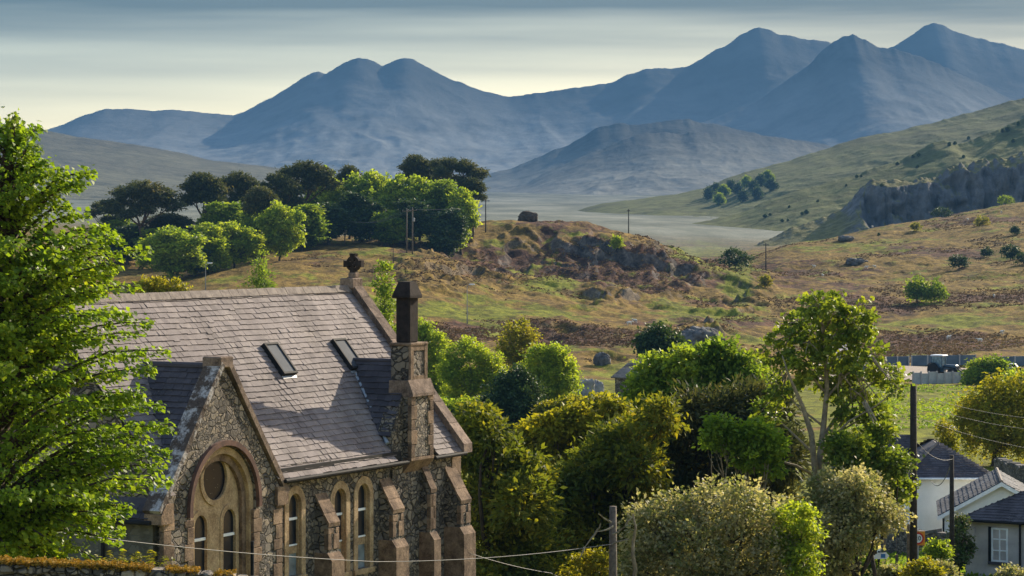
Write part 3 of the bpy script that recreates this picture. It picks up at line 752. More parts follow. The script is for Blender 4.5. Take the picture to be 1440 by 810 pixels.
# ---- slates laid as real overlapping pieces on a sloping plane
def slates(mb, o, ex, ey, Lx, Ly, clip=None, ga=0.18, wd=0.25, thick=0.014, seed=1):
    """o eave corner, ex unit along eave, ey unit up the slope; clip(x, y) keeps a slate"""
    rg = np.random.default_rng(seed)
    ex = np.array(ex, float); ey = np.array(ey, float); o = np.array(o, float)
    en = np.cross(ex, ey); en /= np.linalg.norm(en)
    if en[2] < 0: en = -en
    rows = int(Ly / ga) + 1
    for r_ in range(rows):
        y0 = r_ * ga; y1 = min(y0 + ga * 1.35, Ly)
        x = -wd * (0.5 if r_ % 2 else 0) - 0.05 * rg.random()
        while x < Lx:
            w = wd * (0.8 + 0.45 * rg.random()); xa, xb = max(x, 0), min(x + w - 0.006, Lx)
            x += w
            c_ = clip((xa + xb) / 2, y0 + ga * .6) if clip else True
            if isinstance(c_, tuple): xa, xb, c_ = max(xa, c_[0]), min(xb, c_[1]), True
            if xb - xa < 0.02 or not c_: continue
            jy = rg.normal(0, 0.008) - (0.05 if rg.random() < .02 else 0); lift = thick * (1 + 0.5 * rg.random()) ; tw = rg.normal(0, 0.003)
            A = o + ex * xa + ey * (y0 + jy) + en * (lift * 2 + tw); B_ = o + ex * xb + ey * (y0 + jy) + en * (lift * 2 - tw)
            C_ = o + ex * xb + ey * y1 + en * 0.004; D_ = o + ex * xa + ey * y1 + en * 0.004
            sg_ = en * float(.028 * fbm(np.array([(xa + xb) * .35 + seed]), np.array([y0 * .5]), 2, seed)[0])
            A, B_, C_, D_ = A + sg_, B_ + sg_, C_ + sg_, D_ + sg_
            A2 = A - en * thick; B2 = B_ - en * thick
            mb.add([A, B_, C_, D_, A2, B2], [(0, 1, 2, 3), (4, 5, 1, 0), (0, 3, 4), (1, 5, 2)], float(np.clip(rg.normal(0.5, 0.17), 0, 1)))

slope = math.hypot(1, RK)
eyv = (0, 1 / slope, RK / slope)           # up the front slope in local axes
OV = 0.22                                 # eave overhang
Ls = HW * slope + OV * slope
def clip_front(x, y):
    s = -15.0 + x; t = OV - y / slope; z = EZ + (-t) * RK
    if abs(s - TS) < TWD + 0.1:           # the transept roof cuts in
        zt = TPZ - abs(s - TS) * TK
        if z < zt - 0.05: return False
    if -3.95 < s < -1.7:                 # the chimney gablet cuts in
        zg = -3.80 - abs(s + 2.85) * 1.65
        if z < zg - 0.05: return False
    if -3.3 < s < -1.9 and t > -0.4: return False
    return True
mb = MB()
og = np.array(q(-15.0, OV, EZ - OV * RK))
slates(mb, og, (1, 0, 0), eyv, 14.9, Ls, clip_front, seed=3)
ob = np.array(q(-15.0, -2*HW - OV, EZ - OV * RK))
mb.add([ob, ob + np.array([14.9, 0, 0]), np.array(q(-0.1, -HW, RZ)), np.array(q(-15.0, -HW, RZ))], [(0, 1, 2, 3)])
# boarding under the slates
def bpt(s, t): return q(s, t, EZ - t * RK - 0.03)
mb.add([bpt(-9.9, OV - .03), bpt(-4.0, OV - .03), bpt(-4.0, -1.9), bpt(-15.0, -1.9), bpt(-15.0, -HW), bpt(-0.05, -HW), bpt(-0.05, OV - .03), bpt(-1.7, OV - .03), bpt(-1.7, -2.1), bpt(-3.9, -2.1)],
       [(0, 1, 2, 3), (3, 2, 9, 8, 7, 6, 5, 4)])
roof = mb.build('roof', M['slate'], church)
mb = MB(); x = -15.0
while x < -0.35:
    w = 0.42 + 0.1 * random.random(); h = 0.012 * random.random()
    mb.prism([q(x, -HW + .17, RZ - .13 + h), q(x, -HW + .05, RZ + .055 + h), q(x, -HW - .05, RZ + .055 + h), q(x, -HW - .17, RZ - .13 + h)], (w - 0.012, 0, 0), random.random()); x += w
mb.build('ridge_tile', M['ridge_tile'], roof)
mb = MB()
for (s0, s1) in ((-9.9, -3.5), (-1.95, -0.1)):
    mb.tube([q(s0, OV + .05, EZ - OV*RK - .05), q(s1, OV + .05, EZ - OV*RK - .05)], 0.055, 8)
mb.build('gutter', M['black'], roof)
mb = MB(); mb.box(-9.9, -3.6, -0.12, -0.002, EZ - .42 - CZ, EZ - .02 - CZ); mb.build('eaves_board', M['black'], roof)
# roof windows
def rp(u, v):
    r = np.array([(u - 720) / F, 1, -(v - VH) / F]); n3 = np.array([cnv[0]*RK, cnv[1]*RK, 1.0]); p0 = np.array([CO[0], CO[1], EZ])
    p = r * (p0 @ n3) / (r @ n3)
    return (p[:2] - CO) @ cdv, (p[:2] - CO) @ cnv
enl = np.array([0, -RK, 1.0]) / slope
for (u, v) in ((390, 508), (486, 501)):
    s, t = rp(u, v)
    c = np.array(q(s, t, EZ - t * RK)); ex = np.array([1, 0, 0]); ey = np.array(eyv)
    def bx(mb_, x0, x1, y0, y1, h0, h1):
        b = [c + ex*x + ey*y + enl*h for h in (h0, h1) for (x, y) in ((x0,y0),(x1,y0),(x1,y1),(x0,y1))]
        mb_.add(b, [(0,3,2,1),(4,5,6,7),(0,1,5,4),(1,2,6,5),(2,3,7,6),(3,0,4,7)])
    mb = MB(); bx(mb, -.35, -.29, -.52, .52, .0, .16); bx(mb, .29, .35, -.52, .52, .0, .16); bx(mb, -.29, .29, .46, .52, .0, .16); bx(mb, -.29, .29, -.52, -.46, .0, .16)
    sk = mb.build('skylight', M['black'], church)
    mb = MB(); bx(mb, -.287, .287, -.457, .457, .10, .13); mb.build('pane', simple('skylight_glass', (0.085,0.095,0.11), (0.05,0.058,0.07), 2.0, 0.8, 0.0, 0.01, 0.1), sk)
    mb = MB(); bx(mb, -.35, .35, -.60, -.523, .03, .045); mb.build('flashing', M['lead'], sk)

# ---- transept gable with the big round arch
sA, _ = wl(312, 700, TP)
_, zCrown = wl(313, 619, TP)
RO = 1.62                                   # outer radius of the hood moulding
zSp = zCrown - RO
ac = wl(314.5, 700, TP)[0]
mb = MB()
hole_wall(mb, [(TS - TWD, BOT), (TS + TWD, BOT), (TS + TWD, TKZ), (TS, TPZ), (TS - TWD, TKZ)], [arch(ac, BOT + .4, zSp, RO - .16, 24)], TP, 0.35)
mb.prism([q(TS + TWD, TP - 0.02, BOT), q(TS + TWD, TP - 0.02, TKZ), q(TS + TWD, -0.05, TKZ), q(TS + TWD, -0.05, BOT)], (-0.3, 0, 0))
tg = mb.build('transept_gable', M['rubble'], church)
mb = MB(); ring(mb, arch(ac, zSp - .15, zSp, RO - .13, 24), arch(ac, zSp - .15, zSp, RO, 24), TP + .10, TP - .02); mb.build('hood_moulding', M['red'], tg)
mb = MB(); ring(mb, arch(ac, BOT + .4, zSp, RO - .34, 24), arch(ac, BOT + .4, zSp, RO - .165, 24), TP - .06, TP - .34); mb.build('outer_arch', M['cream'], tg)
mb = MB(); ring(mb, arch(ac, BOT + .4, zSp, RO - .52, 24), arch(ac, BOT + .4, zSp, RO - .345, 24), TP - .17, TP - .38); mb.build('inner_arch', M['dressed'], tg)
tpl = TP - .27
sr, zr_ = wl(301, 673, tpl); rr = 0.56
lan = []
for (u, vt) in ((281.5, 722), (322, 713)):
    s, z = wl(u, vt, tpl); lan.append((s, BOT + .5, z - .33, .33))
mb = MB(); hole_wall(mb, arch(ac, BOT + .42, zSp, RO - .50, 24), [circ(sr, zr_, rr)] + [arch(*l) for l in lan], tpl, 0.18)
tr = mb.build('tracery_panel', M['cream'], church)
for l in lan:
    mb = MB(); ring(mb, arch(l[0], l[1], l[2], l[3] - .05), arch(l[0], l[1], l[2], l[3] + .09), tpl + .02, tpl - .12); lw = mb.build('lancet_frame', M['cream'], tr)
for l in lan:
    mb = MB(); panel(mb, arch(l[0], l[1], l[2], l[3] - .04), tpl - .06)
    g_ = mb.build('lancet_window', M['glass'], church)
    mb = MB(); zz = wl(322, 752, tpl)[1]; mb.box(l[0] - .28, l[0] + .28, -(tpl - .02), -(tpl - .055), zz - .03 - CZ, zz + .04 - CZ); mb.build('glazing_bar', M['white'], g_)
mb = MB(); ring(mb, circ(sr, zr_, rr - .03), circ(sr, zr_, rr + .10), tpl + .04, tpl - .10, True); ro = mb.build('rose_window', M['cream'], church)
mb = MB(); panel(mb, circ(sr, zr_, rr - .02), tpl - .03); mb.build('pane', M['leaded'], ro)
# corner stones
def quoins(s0, s1, t0, z0, z1, name, mat=None, step=0.34):
    mb_ = MB(); z = z0; k = 0
    while z < z1:
        h = step * (.8 + .4 * random.random()); e = .12 * (k % 2) + .04 * random.random()
        z2 = min(z + h, z1)
        if s0 < s1: mb_.box(s0, s1 + e, -t0 - .025, -t0 + .1, z - CZ, z2 - .012 - CZ, random.random(), .012)
        else: mb_.box(s1 - e, s0, -t0 - .025, -t0 + .1, z - CZ, z2 - .012 - CZ, random.random(), .012)
        z = z2; k += 1
    return mb_.build(name, mat or M['dressed'], church)
quoins(TS - TWD - .02, TS - TWD + .30, TP, BOT, TKZ - .1, 'corner_stone')
quoins(TS + TWD + .02, TS + TWD - .26, TP, BOT, TKZ - .1, 'corner_stone')
quoins(ac - RO - .02 + .30, ac - RO + .02, TP, BOT, zSp - .2, 'jamb_stone')
quoins(ac + RO - .28, ac + RO - .02, TP, BOT, zSp - .2, 'jamb_stone')
# transept side wall and roof
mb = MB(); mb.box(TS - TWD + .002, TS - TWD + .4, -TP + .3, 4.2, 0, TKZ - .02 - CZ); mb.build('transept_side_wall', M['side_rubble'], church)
tsl = math.hypot(1, TK)
mb = MB()
slates(mb, q(TS - TWD - .2, TP - .30, TKZ - .2*TK), (0, 1, 0), (1/tsl, 0, TK/tsl), 4.6, (TWD + .2) * tsl, lambda x, y: (TKZ - .2*TK + y*TK/tsl) > EZ + (x - TP + .3) * RK - .1 or (TKZ - .2*TK + y*TK/tsl) < TKZ, seed=5)
slates(mb, q(TS + TWD + .02, TP - .30, TKZ - .02*TK), (0, 1, 0), (-1/tsl, 0, TK/tsl), 2.0, (TWD + .02) * tsl, lambda x, y: (TKZ + y*TK/tsl) > EZ + (x - TP + .3) * RK - .1, seed=6)
def tp_(s, t): return q(s, t, TPZ - abs(s - TS) * TK - .03)
mb.add([tp_(TS - TWD - .2, TP - .3), tp_(TS - TWD - .2, -4.4), tp_(TS, -2.4), tp_(TS, TP - .3), tp_(TS + TWD, TP - .3), tp_(TS + TWD, TP - .35)], [(0, 1, 2, 3), (3, 2, 5, 4)])
troof = mb.build('transept_roof', M['dark_slate'], church)
mb = MB(); mb.tube([q(TS, TP - .3, TPZ + .02), q(TS, -2.25, TPZ + .02)], .085, 8); mb.build('ridge_tile', M['dark_slate'], troof)
mb = MB(); mb.tube([q(TS - TWD - .24, TP - .2, TKZ - .32), q(TS - TWD - .24, -4.2, TKZ - .32)], .055, 8); mb.tube([q(TS - TWD - .06, -1.55, TKZ - .35), q(TS - TWD - .06, -1.55, BOT)], .045, 8); mb.build('gutter', M['black'], troof)
# copings
def coping(sa, za, sb, zb, t0, t1, th, name, mat, step=0.62):
    """stones along a gable slope from (sa,za) low to (sb,zb) high, between planes t0 (back) and t1 (front)"""
    mb_ = MB(); dv = np.array([sb - sa, zb - za]); Ln = np.linalg.norm(dv); dv /= Ln; nv = np.array([-dv[1], dv[0]])
    if nv[1] < 0: nv = -nv
    x = 0
    while x < Ln:
        w = min(step * (.8 + .4 * random.random()), Ln - x); o_ = .012 * random.random()
        a_ = np.array([sa, za]) + dv * x; b_ = a_ + dv * (w - .012)
        pl = [a_, b_, b_ + nv * (th + o_), a_ + nv * (th + o_)]
        mb_.prism([q(p[0], t1 + o_, p[1]) for p in pl], (0, (t1 - t0), 0), random.random()); x += w
    return mb_.build(name, mat, church)
coping(TS - TWD - .16, TKZ - .12, TS - .08, TPZ + .05, TP - .42, TP + .07, .15, 'gable_coping', M['lichen'])
coping(TS + TWD + .16, TKZ - .12, TS + .08, TPZ + .05, TP - .42, TP + .07, .15, 'gable_coping', M['coping'])
mb = MB(); mb.box(TS - .30, TS + .30, -TP - .08, -TP + .46, TPZ - .02 - CZ, TPZ + .26 - CZ, .5, .03); mb.build('apex_stone', M['coping'], church)
for sg in (-1, 1):
    mb = MB(); e = TS + sg * TWD
    mb.prism([q(e + sg*.20, TP + .09, TKZ - .36), q(e - sg*.32, TP + .09, TKZ - .36), q(e - sg*.32, TP + .09, TKZ + .12), q(e + sg*.0, TP + .09, TKZ + .10), q(e + sg*.20, TP + .09, TKZ - .14)], (0, .5, 0)); mb.build('kneeler', M['dressed'], church)

# ---- main gable coping, kneeler and wheel cross
def gable_cope(sgn, name):
    mb_ = MB(); n = 8
    for i in range(n):
        f0, f1 = i / n, (i + 1) / n
        lift = .30
        def pt(f, dz, ss): return q(ss, -HW + sgn * (HW + .3) * f, RZ - (HW + .3) * f * RK + dz)
        a = [pt(f0, .04, -.26), pt(f1 - .004, .04, -.26), pt(f1 - .004, lift, -.26), pt(f0, lift, -.26)]
        mb_.prism(a, (0.5, 0, 0), random.random())
    return mb_.build(name, M['coping'], church)
gable_cope(1, 'gable_coping'); gable_cope(-1, 'gable_coping')
mb = MB(); mb.box(-.34, .26, HW - .22, HW + .22, RZ - .05 - CZ, RZ + .27 - CZ, .5, .03); mb.box(-.02, .22, HW - .12, HW + .12, RZ + .27 - CZ, RZ + .42 - CZ, .5, .02)
cross = mb.build('gable_cross', M['coping'], church)
zc = RZ + .68
mb = MB()
nn = 20
# the wheel stands across the gable, facing along the wall
def qc(a_, r_, x): return (x, HW + r_ * math.cos(a_), zc + r_ * math.sin(a_) - CZ)
for r0, r1 in ((.145, .225),):
    V_ = []; Fq = []
    for i in range(nn):
        a_ = 2*math.pi*i/nn
        V_ += [qc(a_, r0, .03), qc(a_, r1, .03), qc(a_, r1, .16), qc(a_, r0, .16)]
    for i in range(nn):
        j = (i + 1) % nn
        for k in range(4): Fq.append((4*i+k, 4*j+k, 4*j+(k+1) % 4, 4*i+(k+1) % 4))
    mb.add(V_, Fq)
mb.build('wheel', M['chimney'], cross)
mb = MB()
for k in range(4):
    a_ = k * math.pi / 2; c_, s_ = math.cos(a_), math.sin(a_)
    pl = [(-.045, .03), (.045, .03), (.10, .30), (-.10, .30)]
    mb.prism([(.01, HW + x*c_ - y*s_, zc + x*s_ + y*c_ - CZ) for x, y in pl], (.17, 0, 0))
mb.build('cross_arm', M['chimney'], cross)

# ---- chimney gablet and stack
gs = -2.85
mb = MB()
mb.prism([q(gs - 1.15, .06, BOT), q(gs + 1.05, .06, BOT), q(gs + 1.05, .06, -5.5), q(gs + .05, .06, -3.85), q(gs - .05, .06, -3.85), q(gs - 1.15, .06, -5.65)], (0, .45, 0))
mb.build('gablet_wall', M['rubble'], church)
mb = MB(); gk = 1.65; gsl = math.hypot(1, gk)
slates(mb, q(gs - 1.2, .02, -3.80 - 1.2*gk), (0, 1, 0), (1/gsl, 0, gk/gsl), 2.1, 1.2*gsl, lambda x, y: (-3.80 - 1.2*gk + y*gk/gsl) > EZ + (x - .02)*RK - .05, seed=8)
slates(mb, q(gs + 1.15, .02, -3.80 - 1.15*gk), (0, 1, 0), (-1/gsl, 0, gk/gsl), 2.1, 1.15*gsl, lambda x, y: (-3.80 - 1.15*gk + y*gk/gsl) > EZ + (x - .02)*RK - .05, seed=9)
def g2(s, t): return q(s, t, -3.80 - abs(s - gs)*gk - .03)
mb.add([g2(gs - 1.2, .02), g2(gs - 1.2, -.05), g2(gs, -2.0), g2(gs, .02), g2(gs + 1.15, .02), g2(gs + 1.15, -.05)], [(0, 1, 2, 3), (3, 2, 5, 4)])
groof = mb.build('gablet_roof', M['dark_slate'], church)
mb = MB(); mb.tube([q(gs, .0, -3.78), q(gs, -1.95, -3.78)], .06, 8); mb.build('ridge_tile', M['dark_slate'], groof)
mb = MB(); mb.tube([(-0.03 + q(gs, -1.95, -3.82)[0], q(gs, -1.95, -3.82)[1], q(gs, -1.95, -3.82)[2]), q(gs - .72, -.85, -5.05), q(gs - 1.22, -.06, -5.98)], .055, 6); mb.build('lead_valley', M['lead'], groof)
# stack
s0, s1 = wl(577, 510, .2)[0], wl(600, 510, .2)[0]
zt, zb = wl(588, 486, .2)[1], wl(588, 534, .2)[1]
l0, l1 = wl(577.5, 600, .3)[0], wl(609, 600, .3)[0]
zl = wl(592, 642, .3)[1]
mb = MB()
mb.box(s0, s1, -.20, .42, zb - CZ, zt - CZ, .5, .02)
stk = mb.build('chimney_stack', M['rubble'], church)
for nm, pts in (('stack_trim', 0),):
    mb = MB()
    for sa, sb in ((s0 - .02, s0 + .16), (s1 - .16, s1 + .02)): mb.box(sa, sb, -.225, -.15, zb - CZ, zt - CZ, .5, .01)
    mb.box(s0 - .04, s1 + .04, -.24, .45, zt - CZ, zt + .09 - CZ, .5, .02)
    mb.box(s0 + .16, s1 - .16, -.22, -.15, zt - .13 - CZ, zt - CZ); mb.box(s0 + .16, s1 - .16, -.22, -.15, zb - CZ, zb + .12 - CZ)
    mb.build(nm, M['dressed'], stk)
mb = MB()
mb.prism([q(l0, .22, zb), q(l0, .22, zb + .02), q(l0, .37, zb - .36), q(l0, .37, zb - .44), q(l0, -.40, zb - .44), q(l0, -.38, zb)], (l1 - l0, 0, 0)); mb.build('weathering', M['coping'], stk)
mb = MB(); mb.box(l0 + .02, l1 - .02, -.30, .42, zl - CZ, zb - .44 - CZ, .5, .02); mb.build('stack_base', M['rubble'], stk)
quoins(l0, l0 + .2, .3, zl, zb - .44, 'stack_corner_stone', M['dressed']); quoins(l1, l1 - .2, .3, zl, zb - .44, 'stack_corner_stone', M['dressed'])
mb = MB(); mb.prism([q(l0 - .01, .33, zl), q(l0 - .01, .33, zl - .08), q(l0 - .01, .065, zl - .42), q(l0 - .01, .065, zl)], (l1 - l0 + .02, 0, 0)); mb.build('corbel', M['dressed'], stk)
# shaft with its flared cap
cs = wl(572.5, 440, -.06)[0]; zs0 = zt + .09; zs1 = wl(573, 418, -.06)[1]; zs2 = wl(573, 396, -.06)[1]
mb = MB(); mb.box(cs - .25, cs + .25, -.16, .28, zs0 - CZ, zs1 - CZ, .5, .03); shaft = mb.build('chimney_shaft', M['chimney'], church)
mb = MB(); a, b = .345, .29
mb.box(cs - a, cs + a, .06 - b, .06 + b, zs1 - .02 - CZ, zs1 + .05 - CZ, .5, .01)
mb.add([(cs - a, .06 - b, zs1 + .05 - CZ), (cs + a, .06 - b, zs1 + .05 - CZ), (cs + a, .06 + b, zs1 + .05 - CZ), (cs - a, .06 + b, zs1 + .05 - CZ),
        (cs - .17, -.12, zs2 - CZ), (cs + .17, -.12, zs2 - CZ), (cs + .17, .24, zs2 - CZ), (cs - .17, .24, zs2 - CZ)],
       [(4,5,6,7),(0,1,5,4),(1,2,6,5),(2,3,7,6),(3,0,4,7)])
mb.build('chimney_cap', M['chimney'], shaft)

# ---- buttresses
def buttress(uL, vT, uC, vC, uR, tmax=None, t0=0.0):
    """top of the cap on the wall (uL,vT); outer low edge of the cap at uC..uR, row vC"""
    sL, zT = wl(uL, vT, t0)
    T = min(np.arange(.2, 1.8, .01), key=lambda t: abs(PX([*(CO + cdv * sL + cnv * t), -7])[0] - uC))
    _, zC = wl(uC, vC, T); sR, _ = wl(uR, vC, T)
    mb_ = MB(); th = .10
    zlow = -8.75
    body = [q(sL + .02, t0, BOT), q(sL + .02, T - .03, BOT), q(sL + .02, T - .03, zC - th), q(sL + .02, t0, zT - th)]
    mb_.prism(body, (sR - sL - .04, 0, 0))
    b = mb_.build('buttress', M['rubble'], church)
    mb_ = MB(); k = 3
    for i in range(k):
        f0, f1 = i / k, (i + 1) / k
        A = np.array([t0 - .02, zT]); B_ = np.array([T, zC]); a0 = A + (B_ - A) * f0; a1 = A + (B_ - A) * (f1 - .012)
        mb_.prism([q(sL, a0[0], a0[1] - th), q(sL, a1[0], a1[1] - th), q(sL, a1[0] + .01*i, a1[1] + .005*i), q(sL, a0[0], a0[1])], (sR - sL, 0, 0), random.random())
    mb_.build('buttress_cap', M['dressed'], b)
    mb_ = MB(); z = zlow + .28; kk = 0
    while z < zC - th - .02:                 # dressed stones on the outer edges
        h = .3 + .12 * random.random(); z2 = min(z + h, zC - th - .02)
        for e in (0, 1):
            w = (.17 + .12 * ((kk + e) % 2))
            sa, sb = (sL + .01, sL + .01 + w) if e == 0 else (sR - .01 - w, sR - .01)
            mb_.box(sa, sb, -(T - .01), -(T - .14), z - CZ, z2 - .012 - CZ, random.random(), .008)
        z = z2; kk += 1
    mb_.build('edge_stone', M['dressed'], b)
    mb_ = MB()
    mb_.prism([q(sL - .03, t0, BOT), q(sL - .03, T + .14, BOT), q(sL - .03, T + .12, zlow), q(sL - .03, T - .02, zlow + .2), q(sL - .03, t0, zlow + .2)], (sR - sL + .06, 0, 0))
    mb_.build('plinth', M['dressed'], b)
buttress(443, 693, 462, 737, 478)
buttress(533, 672, 553, 718, 569)
buttress(590, 646, 606, 689, 614, t0=.06)
buttress(625, 655, 648, 705, 663)
mb = MB(); mb.box(-.5, .02, -.035, .1, -11.5 - CZ, EZ - .05 - CZ); mb.build('corner_stone', M['dressed'], church)
mb = MB(); s_, _ = wl(352, 750, TP); mb.tube([q(s_, TP + .06, -7.9), q(s_, TP + .06, BOT)], .045, 8); mb.build('downpipe', M['black'], church)

# ------------------------------------------------------------------ vegetation
def unit(a): return a / np.maximum(np.linalg.norm(a, axis=-1, keepdims=True), 1e-9)
def leaf_quads(C, A, N, ln, wd):
    """diamond leaves: centres, long axes, normals, lengths, widths -> verts, faces"""
    A = unit(A); B = unit(np.cross(N, A)); N = np.cross(A, B)
    l = (ln / 2)[:, None]; w = (wd / 2)[:, None]
    f = w * 0.35
    V = np.stack([C - A * l, C + B * w + N * f - A * l * .15, C + A * l, C - B * w + N * f - A * l * .15], 1).reshape(-1, 3)
    n = len(C)
    return V, np.arange(4 * n).reshape(n, 4)
def cloud(pts, rnds, per, spread, leaf, aspect, rg, up=0.6, flat=0.6, out=None, along=0.6):
    """leaves scattered round clump points"""
    n = len(pts) * per
    c = np.repeat(pts, per, 0); off = rg.normal(0, 1, (n, 3)) * spread * np.array([1, 1, flat])
    C = c + off
    A = rg.normal(0, 1, (n, 3)) * np.array([1, 1, .6]) + np.array([0, 0, -0.25])
    if out is not None: A = A * (1 - along) + np.repeat(out, per, 0) * along * 1.6
    N = rg.normal(0, 1, (n, 3)) * (1 - up) + np.array([0, 0, up])
    ln = leaf * rg.uniform(.65, 1.3, n)
    r_ = np.clip(np.repeat(rnds, per) * .55 + rg.random(n) * .45, 0, 1)
    V, Fq = leaf_quads(C, A, N, ln, ln * aspect)
    return V, Fq, np.repeat(r_, 4)
def crown_points(blobs, n, rg, inner=0.5):
    B = np.array(blobs, float)                 # x y z rx ry rz
    ar = (B[:, 3] * B[:, 4] * B[:, 5]) ** (2 / 3); k = rg.choice(len(B), n, p=ar / ar.sum())
    d = unit(rg.normal(0, 1, (n, 3))); rad = (inner + (1 - inner) * rg.random(n) ** .6)
    rad = rad * (1 + .20 * rg.normal(0, 1, n) * (rg.random(n) < .5))
    p = B[k, :3] + d * B[k, 3:] * rad[:, None]
    keep = np.ones(n, bool)
    for b in B:
        keep &= (np.linalg.norm((p - b[:3]) / b[3:], axis=1) > inner * .85)
    return p[keep], d[keep], k[keep]
def pxblob(u, v, r, Y, ry=1.0, rz=1.0, dY=0.0):
    y = Y + dY; p = P(u, v, y); m = r * y / F
    return (p[0], p[1], p[2], m, m * ry, m * rz)
def limb(mb, a, b, r0, r1, rg, bend=.12, n=5, sides=6):
    a = np.array(a, float); b = np.array(b, float); L_ = np.linalg.norm(b - a)
    pts = []
    o = rg.normal(0, 1, 3) * L_ * bend
    for i in range(n):
        t = i / (n - 1)
        pts.append(a + (b - a) * t + o * math.sin(math.pi * t) * .6 + rg.normal(0, 1, 3) * L_ * .015)
    mb.tube(pts, [r0 + (r1 - r0) * i / (n - 1) for i in range(n)], sides)
def tree(name, label, cat, base, blobs, mat, leaf, n_clump, per, spread, seed, bark='bark', r0=.18, aspect=.6, up=.6, flat=.6, group=None, inner=.5, fork=.45, trunk_pts=None, along=.5, limbs=True):
    rg = np.random.default_rng(seed)
    base = np.array(base, float)
    root = thing(name, label, cat, base, 0, group)
    B = np.array(blobs, float); B[:, :3] -= base
    cen = (B[:, :3] * B[:, 3:4]).sum(0) / B[:, 3].sum()
    mb = MB()
    fk = np.array([cen[0] * .7, cen[1] * .7, cen[2] * fork])
    if trunk_pts is not None:
        tp = [np.array(p) - base for p in trunk_pts]; fk = tp[-1]
        fk_lo = tp[2][2]; mb.tube([np.array([tp[0][0], tp[0][1], -.4])] + tp, [r0 * 1.2] + [r0 * (1 - .85 * i / len(tp)) for i in range(len(tp))], 9)
    else:
        limb(mb, (0, 0, -.4), fk, r0 * 1.15, r0 * .8, rg, .04, 6, 8)
    if limbs:
        for b in B:
            o_ = fk
            if trunk_pts is not None:
                hd = np.linalg.norm(b[:2] - fk[:2]); zw = max(fk_lo, b[2] - .75 * hd - .2)
                zz_ = np.array([p[2] for p in tp]); o_ = np.array([np.interp(zw, zz_, [p[i] for p in tp]) for i in range(2)] + [min(zw, zz_[-1])])
            limb(mb, o_, b[:3], r0 * (.32 if trunk_pts is not None else .55), r0 * .12, rg, .10, 5, 6)
            for _ in range(3):
                d = unit(rg.normal(0, 1, 3) + np.array([0, 0, .3]))
                limb(mb, b[:3] * .65 + fk * .35, b[:3] + d * b[3:] * .85, r0 * .22, r0 * .05, rg, .1, 4, 5)
    mb.build('trunk', M[bark], root, True)
    p, d, k = crown_points(B, n_clump, rg, inner)
    cr = rg.random(len(p))
    V, Fq, r_ = cloud(p, cr, per, spread, leaf, aspect, rg, up, flat, d, along)
    mesh_np('crown', V, Fq, L[mat], root, {'rnd': r_})
    return root

